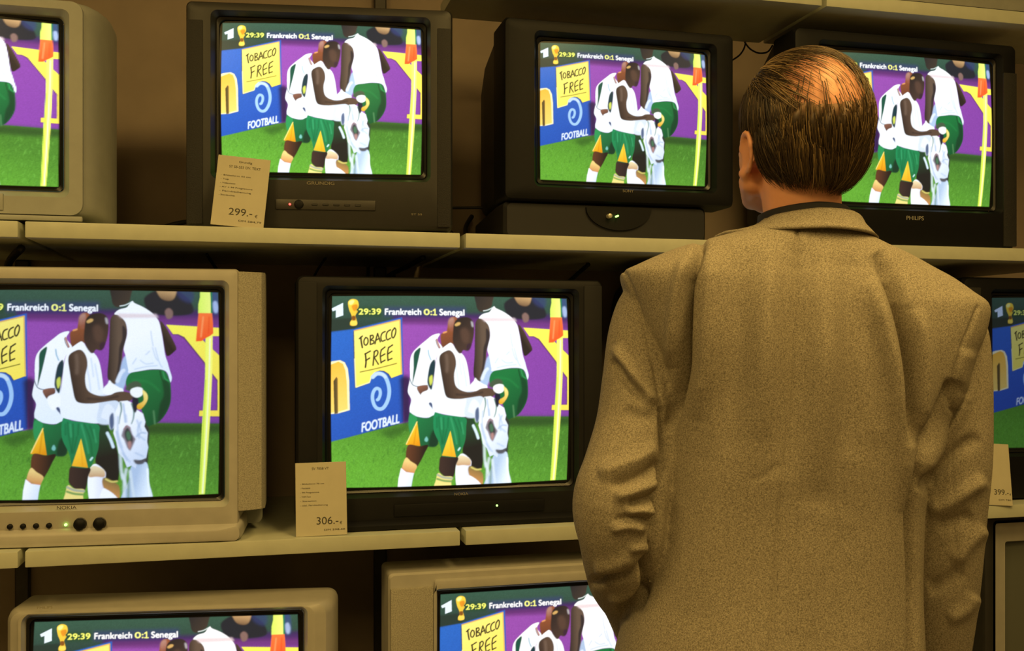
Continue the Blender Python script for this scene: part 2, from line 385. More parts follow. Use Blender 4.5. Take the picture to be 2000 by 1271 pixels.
    # the shirt held up between them
    fill([(950, 676), (990, 672), (1026, 690), (1040, 722), (1072, 744), (1084, 790), (1078, 815), (1096, 850), (1092, 900), (1098, 930), (1086, 990), (1062, 1000), (1040, 1004), (1030, 1046), (1008, 1030), (984, 1040), (966, 990), (940, 960), (930, 900), (914, 850), (922, 800), (912, 760), (932, 720)], (246, 250, 255), (208, 222, 242), (940, 820, 1080, 980), soft=1.2, sm=False)
    stroke([(954, 684), (958, 720), (950, 760), (944, 800)], 11, (60, 120, 104), soft=1.6, alpha=.85, width2=4)
    stroke([(968, 690), (974, 740), (978, 790)], 9, (180, 200, 226), soft=2)
    stroke([(1014, 690), (1024, 730), (1020, 772), (1010, 800)], 12, (54, 116, 98), soft=1.6, alpha=.85, width2=5)
    fill([(1018, 654), (1046, 660), (1048, 700), (1030, 740), (1016, 700)], (34, 36, 50), soft=1.8)
    fill([(1008, 612), (1040, 598), (1070, 606), (1070, 640), (1040, 656), (1010, 640)], (246, 250, 246), soft=1.3)
    fill([(1070, 616), (1092, 632), (1098, 660), (1086, 690), (1060, 720), (1042, 716), (1044, 694), (1076, 670)], (228, 172, 44), (246, 226, 130), (1050, 710, 1090, 640), soft=1.3)
    fill([(964, 836), (982, 808), (1004, 820), (1014, 858), (1032, 884), (1018, 916), (1002, 950), (986, 930), (972, 890), (956, 866)], (112, 96, 106), soft=2.2, alpha=.9, sm=False)
    fill([(974, 842), (990, 822), (1006, 850), (1018, 884), (1004, 916), (986, 896), (974, 868)], (64, 66, 66), soft=2)
    fill([(984, 846), (998, 842), (1006, 872), (996, 892), (984, 874)], (74, 112, 84), soft=2)
    fill([(990, 902), (1006, 896), (1008, 922), (996, 940)], (176, 132, 126), soft=2.4)
    stroke([(970, 830), (986, 810), (1002, 822)], 5, (146, 92, 100), soft=1.8)
    stroke([(1060, 790), (1044, 830), (1050, 880)], 10, (188, 206, 232), soft=2.4)
    stroke([(1086, 852), (1060, 850), (1036, 870)], 8, (170, 190, 218), soft=2.2)
    stroke([(930, 840), (942, 900), (962, 950), (984, 1000)], 10, (186, 204, 230), soft=2.4)
    for p in ([(940, 760), (938, 850), (960, 930)], [(1044, 860), (1080, 890)], [(960, 960), (1000, 1010)], [(1040, 780), (1060, 840)], [(980, 750), (984, 790)], [(1030, 960), (1070, 980)]):
        stroke(p, 9, (176, 196, 224), soft=2.4, alpha=.8)
    fill([(1020, 998), (1060, 1000), (1086, 990), (1070, 1020), (1034, 1022)], (84, 84, 90), soft=2.2)
    fill([(880, 690), (920, 720), (930, 800), (900, 830), (884, 780), (850, 760)], (232, 240, 250), soft=1.6)
    fill([(896, 758), (914, 740), (918, 800), (906, 836), (894, 806)], (84, 100, 132), soft=2)
    stroke([(882, 850), (900, 890), (912, 926)], 16, (214, 236, 244), soft=1.5)
    for p in ([(950, 960), (952, 1040), (960, 1100)], [(980, 1050), (970, 1110), (966, 1200)], [(1000, 1060), (1010, 1140), (1022, 1220)], [(960, 1080), (980, 1150)]):
        stroke(p, 15, (216, 230, 236), soft=2.6, alpha=.8)
    stroke([(992, 1100), (988, 1220)], 12, (96, 132, 90), soft=3, alpha=.7)
    # corner flag
    fill([(1408, 312), (1446, 312), (1440, 520), (1424, 800), (1398, 1196), (1366, 1196), (1384, 800), (1402, 540)], (232, 250, 96), (252, 250, 120), (1390, 700, 1430, 700), sm=False, soft=1)
    stroke([(1432, 330), (1418, 640), (1386, 1190)], 6, (250, 252, 216), soft=1.5)
    stroke([(1404, 560), (1372, 1180)], 5, (150, 196, 40), soft=1.5, alpha=.7)
    fill([(1386, 50), (1440, 50), (1442, 120), (1442, 192), (1372, 190), (1374, 140), (1384, 100)], (220, 246, 104), (240, 250, 130), (1380, 120, 1440, 120), sm=False, soft=1.2)
    stroke([(1444, 60), (1446, 120), (1444, 186)], 9, (30, 140, 70), soft=1.4)
    fill([(1374, 188), (1446, 188), (1450, 250), (1450, 300), (1430, 316), (1404, 330), (1386, 344), (1356, 346), (1362, 290)], (252, 120, 60), (246, 92, 40), (1380, 200, 1420, 330), sm=False, soft=1.2)
    stroke([(1398, 210), (1384, 320)], 7, (255, 160, 100), soft=2)
    stroke([(1430, 210), (1424, 300)], 6, (230, 70, 30), soft=2, alpha=.7)
    fill([(1450, 70), (1480, 76), (1482, 180), (1452, 186)], (60, 80, 130), soft=4, alpha=.8)
    fill([(1452, 130), (1470, 120), (1480, 150), (1474, 184), (1456, 180)], (170, 190, 230), soft=2.5, alpha=.9)
    # picture noise of an analogue set
    board[:] = np.clip(board * (1 + .035 * rng.normal(size=(BH, BW, 1))), 0, 1.2)
    board[:] = blur(board, .5)


paint_broadcast()


def homography(src, dst):
    A = []
    b = []
    for (x, y), (u, v) in zip(src, dst):
        A += [[x, y, 1, 0, 0, 0, -u * x, -u * y], [0, 0, 0, x, y, 1, -v * x, -v * y]]
        b += [u, v]
    h = np.linalg.solve(np.array(A, float), np.array(b, float))
    return np.append(h, 1).reshape(3, 3)


HSCR = homography([(0, 0), (1, 0), (1, 1), (0, 1)], SCR)


def sample(s, t):
    """Linear picture colours at frame coordinates (s to the right, t down)."""
    q = HSCR @ np.stack([s, t, np.ones_like(s)])
    x = (q[0] / q[2] - BX0) * BS - .5
    y = (q[1] / q[2] - BY0) * BS - .5
    x = np.clip(x, 0, BW - 1.001)
    y = np.clip(y, 0, BH - 1.001)
    i, j = x.astype(int), y.astype(int)
    fx, fy = (x - i)[:, None], (y - j)[:, None]
    return (board[j, i] * (1 - fx) + board[j, i + 1] * fx) * (1 - fy) + (board[j + 1, i] * (1 - fx) + board[j + 1, i + 1] * fx) * fy
# ---------------------------------------------------------------------------
# Materials and mesh helpers
# ---------------------------------------------------------------------------
def srgb(r, g, b):
    return tuple(float(v) for v in lin((r, g, b))) + (1.0,)


def material(name, col, rough=0.5, metal=0.0, noise=0.0, scale=40.0, bump=0.0, bump_scale=200.0, spec=0.5, col2=None):
    m = bpy.data.materials.new(name)
    m.use_nodes = True
    nt = m.node_tree
    b = nt.nodes['Principled BSDF']
    b.inputs['Roughness'].default_value = rough
    b.inputs['Metallic'].default_value = metal
    b.inputs['Specular IOR Level'].default_value = spec
    tc = nt.nodes.new('ShaderNodeTexCoord')
    n = nt.nodes.new('ShaderNodeTexNoise')
    n.inputs['Scale'].default_value = scale
    n.inputs['Detail'].default_value = 4
    nt.links.new(tc.outputs['Object'], n.inputs['Vector'])
    r = nt.nodes.new('ShaderNodeValToRGB')
    c = np.array(col[:3])
    d = np.array(col2[:3]) if col2 is not None else None
    r.color_ramp.elements[0].position, r.color_ramp.elements[1].position = 0.3, 0.7
    r.color_ramp.elements[0].color = tuple(c * (1 - noise)) + (1,)
    r.color_ramp.elements[1].color = tuple(d if d is not None else np.minimum(c * (1 + noise), 1)) + (1,)
    nt.links.new(n.outputs['Fac'], r.inputs['Fac'])
    nt.links.new(r.outputs['Color'], b.inputs['Base Color'])
    if bump:
        n2 = nt.nodes.new('ShaderNodeTexNoise')
        n2.inputs['Scale'].default_value = bump_scale
        n2.inputs['Detail'].default_value = 2
        nt.links.new(tc.outputs['Object'], n2.inputs['Vector'])
        bp = nt.nodes.new('ShaderNodeBump')
        bp.inputs['Strength'].default_value = bump
        bp.inputs['Distance'].default_value = 0.002
        nt.links.new(n2.outputs['Fac'], bp.inputs['Height'])
        nt.links.new(bp.outputs['Normal'], b.inputs['Normal'])
    return m


def glow(name, col, strength):
    m = bpy.data.materials.new(name)
    m.use_nodes = True
    b = m.node_tree.nodes['Principled BSDF']
    b.inputs['Base Color'].default_value = (.02, .02, .02, 1)
    b.inputs['Emission Color'].default_value = col
    b.inputs['Emission Strength'].default_value = strength
    return m


M = dict(
    wall=material('brown_wall_panel', (.31, .24, .18), .7, noise=.12, scale=6, bump=.1, bump_scale=60),
    floor=material('floor_covering', (.16, .13, .10), .8, noise=.2, scale=30, bump=.2),
    ceiling=material('ceiling_paint', (.6, .56, .5), .8, noise=.04, scale=8),
    shelf=material('cream_melamine', (.54, .555, .435), .42, noise=.05, scale=25, bump=.06, bump_scale=120),
    steel=material('dark_steel', (.05, .045, .04), .5, metal=.3, noise=.15),
    silver=material('silver_plastic', (.33, .34, .31), .45, noise=.05, scale=30, bump=.06, bump_scale=500),
    silver_side=material('silver_side_plastic', (.24, .25, .225), .5, noise=.05, scale=30),
    cream=material('champagne_plastic', (.43, .41, .36), .45, noise=.05, scale=30, bump=.05, bump_scale=500),
    cream_grille=material('champagne_speaker_cloth', (.36, .335, .265), .7, noise=.3, scale=450, bump=.5, bump_scale=450),
    charcoal=material('charcoal_plastic', (.021, .0195, .0175), .5, noise=.08, scale=30, bump=.06, bump_scale=500),
    charcoal2=material('charcoal_speaker_cloth', (.014, .013, .0125), .7, noise=.3, scale=450, bump=.4, bump_scale=450),
    charcoal3=material('charcoal_trim_plastic', (.034, .031, .027), .42, noise=.06),
    black=material('black_plastic', (.0052, .0052, .0062), .55, noise=.1, scale=30, bump=.05, bump_scale=500, spec=.22),
    jet=material('jet_plastic', (.008, .0078, .0086), .6, noise=.1, scale=30, bump=.05, bump_scale=500, spec=.3),
    black2=material('matt_black_plastic', (.006, .0055, .0075), .6, noise=.1),
    mask=material('tube_mask_rubber', (.006, .006, .007), .35),
    offglass=material('dark_tube_glass', (.12, .125, .10), .22, noise=.03, scale=3),
    card=material('price_card_paper', (.54, .50, .37), .6, noise=.03, scale=40),
    ink=material('black_print', (.05, .045, .03), .7),
    redink=material('red_print', (.55, .05, .03), .7),
    badge=material('badge_metal', (.62, .58, .46), .35, metal=.4),
    badge_dim=material('dim_badge_print', (.26, .23, .16), .45),
    badge_dark=material('dark_badge_print', (.04, .03, .03), .5),
    cable=material('black_cable_rubber', (.012, .012, .015), .5),
    carton=material('grey_carton', (.30, .30, .27), .7, noise=.06),
    led_g=glow('green_led', (.35, 1, .15, 1), 4.0),
    led_r=glow('red_led', (1, .07, .05, 1), 4.0),
)


def screen_material(name, gain, tint):
    m = bpy.data.materials.new(name)
    m.use_nodes = True
    nt = m.node_tree
    b = nt.nodes['Principled BSDF']
    b.inputs['Base Color'].default_value = (.012, .012, .013, 1)
    b.inputs['Roughness'].default_value = .25
    b.inputs['Specular IOR Level'].default_value = .12
    at = nt.nodes.new('ShaderNodeAttribute')
    at.attribute_name = 'picture'
    mx = nt.nodes.new('ShaderNodeMix')
    mx.data_type = 'RGBA'
    mx.blend_type = 'MULTIPLY'
    mx.inputs['Factor'].default_value = 1.0
    nt.links.new(at.outputs['Color'], mx.inputs['A'])
    mx.inputs['B'].default_value = tuple(tint) + (1,)
    nt.links.new(mx.outputs['Result'], b.inputs['Emission Color'])
    b.inputs['Emission Strength'].default_value = gain
    return m


def link(name, me, mat=None, parent=None, smooth=None):
    o = bpy.data.objects.new(name, me)
    C.objects.link(o)
    if mat is not None:
        me.materials.append(mat)
    if parent is not None:
        o.parent = parent
    if smooth is not None:
        me.shade_smooth() if smooth >= 3.2 else me.set_sharp_from_angle(angle=smooth)
        if smooth < 3.2:
            for p in me.polygons:
                p.use_smooth = True
            me.set_sharp_from_angle(angle=smooth)
    return o


def from_bm(name, bm, mat, parent=None, smooth=0.6):
    bmesh.ops.recalc_face_normals(bm, faces=bm.faces[:])
    me = bpy.data.meshes.new(name)
    bm.to_mesh(me)
    bm.free()
    return link(name, me, mat, parent, smooth)


def from_np(name, v, f, mat, parent=None, smooth=None):
    me = bpy.data.meshes.new(name)
    me.from_pydata([tuple(p) for p in v], [], [tuple(int(i) for i in q) for q in f])
    me.update()
    return link(name, me, mat, parent, smooth)


def tag(o, label, cat, group=None):
    o['label'] = label
    o['category'] = cat
    if group:
        o['group'] = group
    return o


def empty(name, loc=(0, 0, 0), rz=0.0):
    o = bpy.data.objects.new(name, None)
    o.empty_display_size = .1
    o.location = loc
    o.rotation_euler = (0, 0, rz)
    C.objects.link(o)
    return o


def box(bm, x0, y0, z0, x1, y1, z1, bevel=0.0, seg=2):
    r = bmesh.ops.create_cube(bm, size=1.0)
    for v in r['verts']:
        v.co = Vector(((x0 + x1) / 2 + v.co.x * (x1 - x0), (y0 + y1) / 2 + v.co.y * (y1 - y0), (z0 + z1) / 2 + v.co.z * (z1 - z0)))
    if bevel:
        es = list({e for v in r['verts'] for e in v.link_edges})
        bmesh.ops.bevel(bm, geom=es, offset=bevel, segments=seg, affect='EDGES', profile=.6)


def rring(x0, z0, x1, z1, r, y, n=6):
    """Rounded rectangle in the XZ plane at depth y, anticlockwise from bottom right."""
    pts = []
    r = max(min(r, (x1 - x0) / 2 - 1e-4, (z1 - z0) / 2 - 1e-4), 1e-4)
    for cx, cz, a0 in ((x1 - r, z0 + r, -90), (x1 - r, z1 - r, 0), (x0 + r, z1 - r, 90), (x0 + r, z0 + r, 180)):
        for k in range(n + 1):
            a = math.radians(a0 + 90 * k / n)
            pts.append((cx + r * math.cos(a), y, cz + r * math.sin(a)))
    return pts


def loft(bm, rings, cap0=False, cap1=False, closed=True):
    vs = [[bm.verts.new(p) for p in ring] for ring in rings]
    n = len(vs[0])
    for a, b in zip(vs, vs[1:]):
        for i in range(n if closed else n - 1):
            j = (i + 1) % n
            bm.faces.new((a[i], a[j], b[j], b[i]))
    if cap0:
        bm.faces.new(vs[0])
    if cap1:
        bm.faces.new(vs[-1])
    return vs


def disc(bm, cx, cz, r, y0, y1, n=24, dome=0.0):
    rings = []
    for rr, y in ((r, y1), (r, y0 + .001), (r * .9, y0)) + (((r * .55, y0 - dome * .75), (r * .12, y0 - dome)) if dome else ()):
        rings.append([(cx + rr * math.cos(2 * math.pi * k / n), y, cz + rr * math.sin(2 * math.pi * k / n)) for k in range(n)])
    loft(bm, rings, True, True)


_gl = {}


def lettering(name, lines, mat, parent, depth=0.0008):
    """Raised print on a front face (facing -y). lines: (text, x, z, cap height, align, [width])."""
    V, Fc = [], []
    for ln in lines:
        s, x, z, cap, al = ln[:5]
        if s not in _gl:
            _gl[s] = glyphs(s)
        v, t = _gl[s]
        k = cap / 0.72
        w = (v[:, 0].max() - v[:, 0].min()) * k
        kx = k
        if len(ln) > 5:
            kx = k * ln[5] / w
            w = ln[5]
        px = (v[:, 0] - v[:, 0].min()) * kx + x - (w / 2 if al == 'c' else w if al == 'r' else 0)
        base = len(V)
        V += [(a, -depth, z + b * k) for a, b in zip(px, v[:, 1])]
        Fc += [(base + a, base + b, base + c) for a, b, c in t]
    return from_np(name, V, Fc, mat, parent)


def tube(name, pts, r, mat, parent=None, n=8):
    P = smooth_poly(pts, False, 8) if len(pts) > 2 else np.asarray(pts, float)
    bm = bmesh.new()
    rings = []
    for i, p in enumerate(P):
        d = Vector(P[min(i + 1, len(P) - 1)] - P[max(i - 1, 0)]).normalized()
        u = d.orthogonal().normalized() if i == 0 else (u - d * u.dot(d)).normalized()
        w = d.cross(u)
        rings.append([tuple(Vector(p) + r * (math.cos(2 * math.pi * k / n) * u + math.sin(2 * math.pi * k / n) * w)) for k in range(n)])
    loft(bm, rings, True, True)
    return from_bm(name, bm, mat, parent, 3.3)


# ---------------------------------------------------------------------------
# The setting
# ---------------------------------------------------------------------------
WALL_Y = 0.58


def structure(name, x0, y0, z0, x1, y1, z1, mat):
    bm = bmesh.new()
    box(bm, x0, y0, z0, x1, y1, z1)
    o = from_bm(name, bm, mat, None, .5)
    o['kind'] = 'structure'
    return o


structure('wall_back', -3.2, WALL_Y, FLOOR, 4.2, WALL_Y + .1, CEIL, M['wall'])
structure('floor', -3.2, -5.2, FLOOR - .1, 4.2, WALL_Y + .1, FLOOR, M['floor'])
structure('ceiling', -3.2, -5.2, CEIL, 4.2, WALL_Y + .1, CEIL + .1, M['ceiling'])
structure('wall_front', -3.2, -5.3, FLOOR, 4.2, -5.2, CEIL, M['ceiling'])

UP_TOP, LO_TOP, BT_TOP, TS_BOT = 0.229, -0.396, -1.022, 0.776
GAPS = (-1.281, -0.430, 0.421, 1.272, 2.123)
BOARD_T = 0.031

# shelf standards on the wall
for xg in (-0.545, 0.315, 1.166, 2.017):
    bm = bmesh.new()
    for za, zb in ((FLOOR, BT_TOP - BOARD_T - .001), (BT_TOP + .001, LO_TOP - BOARD_T - .001), (LO_TOP + .001, UP_TOP - BOARD_T - .001), (UP_TOP + .001, CEIL - .001)):
        box(bm, xg - .016, WALL_Y - .022, za, xg + .016, WALL_Y - .0005, zb, .003, 1)
    o = from_bm('shelf_upright', bm, M['steel'], None, .5)
    tag(o, {-0.545: 'dark steel shelf upright on the wall behind the cut-off silver TV',
            0.315: 'dark steel upright bared on the wall between the two low cream TVs',
            1.166: 'dark steel shelf upright on the wall behind the man',
            2.017: 'dark steel shelf upright on the wall behind the far right TV'}[xg], 'shelf upright', 'steel uprights of the shelving')


def shelf_board(name_label, x0, x1, ztop, y0=0.0, y1=WALL_Y - .001, t=BOARD_T):
    bm = bmesh.new()
    box(bm, x0 + .006, y0, ztop - t, x1 - .006, y1, ztop, .0025, 2)
    o = from_bm('shelf_board', bm, M['shelf'], None, .5)
    tag(o, name_label, 'shelf', 'cream shelf boards')
    return o


shelf_board('short piece of cream shelf board under the cut-off silver TV', GAPS[0], GAPS[1], UP_TOP)
shelf_board('cream shelf board carrying the charcoal TV with the 299 price card', GAPS[1], GAPS[2], UP_TOP)
shelf_board('cream shelf board under the black pedestal TV, passing behind the man', GAPS[2], GAPS[3], UP_TOP)
shelf_board('cream shelf board under the black TV behind the man\'s head', GAPS[3], GAPS[4], UP_TOP)
shelf_board('stub of cream shelf board at the far left below the champagne TV', GAPS[0], GAPS[1], LO_TOP)
shelf_board('chipped cream shelf board carrying the champagne TV and the 306 price card', GAPS[1], GAPS[2], LO_TOP)
shelf_board('cream shelf board running behind the man\'s bent elbow', GAPS[2], GAPS[3], LO_TOP)
shelf_board('cream shelf board under the 399 price card', GAPS[3], GAPS[4], LO_TOP)
shelf_board('lowest cream shelf board, under the low TV at the bottom left', GAPS[0], GAPS[2], BT_TOP)
shelf_board('lowest cream shelf board, under the low TV beside the man', GAPS[2], GAPS[3], BT_TOP)
shelf_board('lowest cream shelf board, under the grey-screened TV at the right', GAPS[3], GAPS[4], BT_TOP)
shelf_board('cream top shelf board above the black pedestal TV, seen from below', GAPS[2], GAPS[3], TS_BOT + BOARD_T, 0.0, .30)
shelf_board('cream top shelf board at the upper right corner', GAPS[3], GAPS[4], TS_BOT + BOARD_T, 0.0, .30)
# ---------------------------------------------------------------------------
# Tube television sets.  Local frame: x right, y into the shelf, z up, origin
# on the shelf under the middle of the front.
# ---------------------------------------------------------------------------
def tube_screen(parent, x0, z0, x1, z1, y, nx, nz, mat, crop=(0, 0, 1, 1), sag=.014, edge=.006, on=True):
    """The bulging tube face; the lit picture stops a little short of the glass edge."""
    w, h = x1 - x0, z1 - z0
    X0, X1, Z0, Z1 = x0 - edge, x1 + edge, z0 - edge, z1 + edge
    a = np.linspace(X0, X1, nx)
    b = np.linspace(Z0, Z1, nz)
    A, B = np.meshgrid(a, b)
    u = (A - (x0 + x1) / 2) / (w / 2)
    v = (B - (z0 + z1) / 2) / (h / 2)
    Yd = y - sag * (1 - .55 * u * u - .45 * v * v)
    n = nx * nz
    co = np.stack([A, Yd, B], -1).reshape(-1, 3).astype(np.float32)
    me = bpy.data.meshes.new('screen')
    nf = (nx - 1) * (nz - 1)
    i = (np.arange(nz - 1)[:, None] * nx + np.arange(nx - 1)[None, :]).ravel()
    loops = np.stack([i, i + 1, i + nx + 1, i + nx], 1).ravel()
    me.vertices.add(n)
    me.vertices.foreach_set('co', co.ravel())
    me.loops.add(nf * 4)
    me.loops.foreach_set('vertex_index', loops.astype(np.int32))
    me.polygons.add(nf)
    me.polygons.foreach_set('loop_start', (np.arange(nf) * 4).astype(np.int32))
    me.polygons.foreach_set('loop_total', np.full(nf, 4, np.int32))
    me.update(calc_edges=True)
    if on:
        # the lit area bows out slightly, as on any tube
        s = ((u / (1 - .012 * v * v)) + 1) / 2
        t = (1 - v / (1 - .012 * u * u)) / 2
        lit = np.clip(np.minimum(np.minimum(s, 1 - s) * w, np.minimum(t, 1 - t) * h) / .0018 + .5, 0, 1).ravel()
        s2 = crop[0] + s.ravel() * (crop[2] - crop[0])
        t2 = crop[1] + t.ravel() * (crop[3] - crop[1])
        col = np.ones((n, 4), np.float32)
        col[:, :3] = sample(s2, t2) * lit[:, None]
        at = me.color_attributes.new('picture', 'FLOAT_COLOR', 'POINT')
        at.data.foreach_set('color', col.ravel())
    me.shade_smooth()
    o = link('screen', me, mat, parent)
    return o


def front_frame(name, parent, outer, opening, mat, depth=.09, round_out=.012, corner=.014, lip=.010, glass_y=.020, nose=None, zins=1.0):
    """Moulded front with a recessed opening. outer / opening: (x0, z0, x1, z1)."""
    bm = bmesh.new()
    X0, Z0, X1, Z1 = outer
    rings = []
    prof = nose or [(0, depth), (0, round_out), (round_out * .3, round_out * .3), (round_out, 0)]
    for ins, y in prof:
        rings.append(rring(X0 + ins, Z0 + min(ins, .012), X1 - ins, Z1 - ins * zins, corner, y))
    a, b, c, d = opening
    rings.append(rring(a - lip, b - lip, c + lip, d + lip, .014, 0))
    rings.append(rring(a - lip * .8, b - lip * .8, c + lip * .8, d + lip * .8, .013, .003))
    rings.append(rring(a - .001, b - .001, c + .001, d + .001, .010, glass_y))
    loft(bm, rings)
    return from_bm(name, bm, mat, parent, .5)


def tube_mask(parent, opening, y, mat=None):
    """Black rubber surround between frame and glass."""
    bm = bmesh.new()
    a, b, c, d = opening
    rings = [rring(a - .0005, b - .0005, c + .0005, d + .0005, .010, y - .004), rring(a + .004, b + .004, c - .004, d - .004, .014, y - .001), rring(a + .006, b + .006, c - .006, d - .006, .014, y + .010)]
    loft(bm, rings)
    return from_bm('tube_surround', bm, mat or M['mask'], parent, .6)


def rear_housing(parent, outer, y0, depth, mat, drop=.10, tuck=.09, base=0.0):
    bm = bmesh.new()
    X0, Z0, X1, Z1 = outer
    rings = [rring(X0 + .002, Z0 + .001, X1 - .002, Z1 - .002, .014, y0),
             rring(X0 + .008, Z0 + .003, X1 - .008, Z1 - .008, .02, y0 + .03),
             rring(X0 + tuck * .45, Z0 + .004, X1 - tuck * .45, Z1 - drop * .45, .03, y0 + (depth - y0) * .45),
             rring(X0 + tuck, Z0 + .006, X1 - tuck, Z1 - drop, .03, depth - .08),
             rring(X0 + tuck * 1.8, Z0 + .02, X1 - tuck * 1.8, Z1 - drop * 1.7, .03, depth - .02),
             rring(X0 + tuck * 1.9, Z0 + .03, X1 - tuck * 1.9, Z1 - drop * 1.8, .03, depth)]
    loft(bm, rings, True, True)
    return from_bm('rear_housing', bm, mat, parent, .6)


def side_panel(name, parent, x0, z0, x1, z1, mat, y=-.002, thick=.006, bevel=.002):
    bm = bmesh.new()
    box(bm, x0, y, z0, x1, y + thick, z1, bevel)
    return from_bm(name, bm, mat, parent, .5)


def button(parent, name, x, z, r, mat, out=.004, dome=.001, y=0.0):
    bm = bmesh.new()
    disc(bm, x, z, r, y - out, y + .002, 20, dome)
    return from_bm(name, bm, mat, parent, .7)


TVG = 'tube televisions on the shelves'


def television(label, x, y, ztop, yaw_deg):
    t = empty('television', (x, y, ztop + .001), -math.radians(yaw_deg))
    return tag(t, label, 'television', TVG)


S_STD = screen_material('lit_tube', 1.22, (1, 1, 1))
S_COOL = screen_material('lit_tube_cool', .98, (.94, 1.0, 1.1))
S_BRIGHT = screen_material('lit_tube_bright', 1.42, (1.0, 1.0, 1.0))
S_DIM = screen_material('lit_tube_dim', .30, (.8, .9, 1.2))
S_WARM = screen_material('lit_tube_warm', 1.15, (1.05, 1.0, .97))


def op(scr, e=.010):
    return (scr[0] - e, scr[1] - e, scr[2] + e, scr[3] + e)


# --- A: silver set cut off by the left edge ------------------------------------------
t = television('silver TV cut off by the left edge on the upper shelf', -0.58, .03, UP_TOP, 0)
scr = (-.211, .072, .207, .393)
out = (-.295, .004, .294, .436)
o_ = op(scr, .008)
front_frame('front_frame', t, out, o_, M['silver'], depth=.16, corner=.022, lip=.014,
            nose=[(0, .17), (0, .115), (.003, .085), (.010, .055), (.022, .026), (.036, .010), (.040, .007), (.041, .0), (.044, .0)], zins=.12)
rear_housing(t, out, .17, .47, M['silver_side'])
tube_mask(t, o_, .020)
tube_screen(t, *scr, .024, 200, 300, S_BRIGHT)
bm = bmesh.new()
box(bm, -.12, -.003, .022, .112, .004, .054, .0015)
from_bm('control_flap', bm, M['silver'], t, .5)
bm = bmesh.new()
box(bm, -.25, -.004, .004, .253, .006, .014, .003)
from_bm('front_lip', bm, M['silver'], t, .5)

# --- B: charcoal set with the 299 card -----------------------------------------------
t = television('charcoal TV with a red standby light behind the 299 price card', 0.133, .032, UP_TOP, 7.7)
scr = (-.207, .121, .204, .429)
out = (-.275, .003, .268, .466)
o_ = op(scr, .008)
front_frame('front_frame', t, out, o_, M['charcoal'], depth=.10, corner=.012)
rear_housing(t, out, .10, .45, M['black2'])
tube_mask(t, o_, .020)
tube_screen(t, *scr, .024, 420, 320, S_BRIGHT, (-.012, 0, 1.0, .99))
side_panel('speaker_grille', t, -.272, .010, -.240, .425, M['charcoal2'])
side_panel('speaker_grille', t, .236, .010, .264, .425, M['charcoal2'])
side_panel('control_panel', t, -.095, .042, .108, .063, M['charcoal3'], -.003, .006)
button(t, 'power_light', -.066, .0525, .0022, M['led_r'], .006, .001)
button(t, 'round_button', -.048, .0525, .0095, M['black'], .005, .001)
bm = bmesh.new()
for k in range(5):
    box(bm, -.022 + k * .022, -.0045, .0505, -.010 + k * .022, -.002, .0545, .0008, 1)
from_bm('push_buttons', bm, M['charcoal'], t, .5)
lettering('brand_badge', [('GRUNDIG', -.004, .094, .0068, 'c', .056)], M['badge_dim'], t)
lettering('model_print', [('ST 55', .193, .034, .004, 'c', .022)], M['badge_dim'], t)

# --- C: black set with a pedestal -----------------------------------------------------
t = television('black TV on a black pedestal with a small green light, left of the man\'s head', 0.789, .05, UP_TOP, 0)
scr = (-.180, .129, .2195, .436)
out = (-.266, .081, .282, .480)
o_ = op(scr, .008)
front_frame('front_frame', t, out, o_, M['black'], depth=.10, corner=.012)
rear_housing(t, (-.266, .081, .282, .480), .10, .47, M['black2'], drop=.05, tuck=.035)
tube_mask(t, o_, .020)
tube_screen(t, *scr, .024, 360, 280, S_STD)
bm = bmesh.new()
rings = [rring(-.235, .0, .200, .078, .01, .44), rring(-.262, .0, .221, .080, .01, .10), rring(-.262, .0, .220, .0805, .012, .028), rring(-.255, .004, .214, .076, .012, .020)]
loft(bm, rings, True, True)
ped = from_bm('pedestal', bm, M['black2'], t, .5)
bm = bmesh.new()
n = 24
pts = [(.004 + .078 * math.cos(math.pi + math.pi * k / n), .072 + .050 * math.sin(math.pi + math.pi * k / n)) for k in range(n + 1)]
loft(bm, [[(x, .022, z) for x, z in pts], [(x, .014, z) for x, z in pts]], True, True)
from_bm('control_panel', bm, M['black'], ped, .5)
button(ped, 'power_button', -.022, .0525, .0052, M['badge'], .014, .001, .014)
button(ped, 'power_light', -.004, .0525, .002, M['led_g'], .015, .001, .014)
lettering('brand_badge', [('SONY', .020, .106, .0062, 'c', .026)], M['badge_dim'], t)

# --- D: black set behind the man's head -----------------------------------------------
t = television('large black TV with a gold name badge, half hidden behind the man\'s head', 1.525, .05, UP_TOP, 0)
scr = (-.219, .107, .2575, .467)
out = (-.300, .003, .318, .512)
o_ = op(scr, .009)
front_frame('front_frame', t, out, o_, M['black'], depth=.10, corner=.014)
rear_housing(t, out, .10, .49, M['black2'])
tube_mask(t, o_, .020)
tube_screen(t, *scr, .024, 360, 290, S_STD)
side_panel('speaker_grille', t, .276, .008, .314, .440, M['charcoal2'], -.003)
side_panel('speaker_grille', t, -.296, .008, -.262, .440, M['charcoal2'], -.003)
lettering('brand_badge', [('PHILIPS', .024, .066, .010, 'c', .048)], M['badge'], t)
button(t, 'power_light', -.133, .062, .0016, M['led_r'], .004, .001)

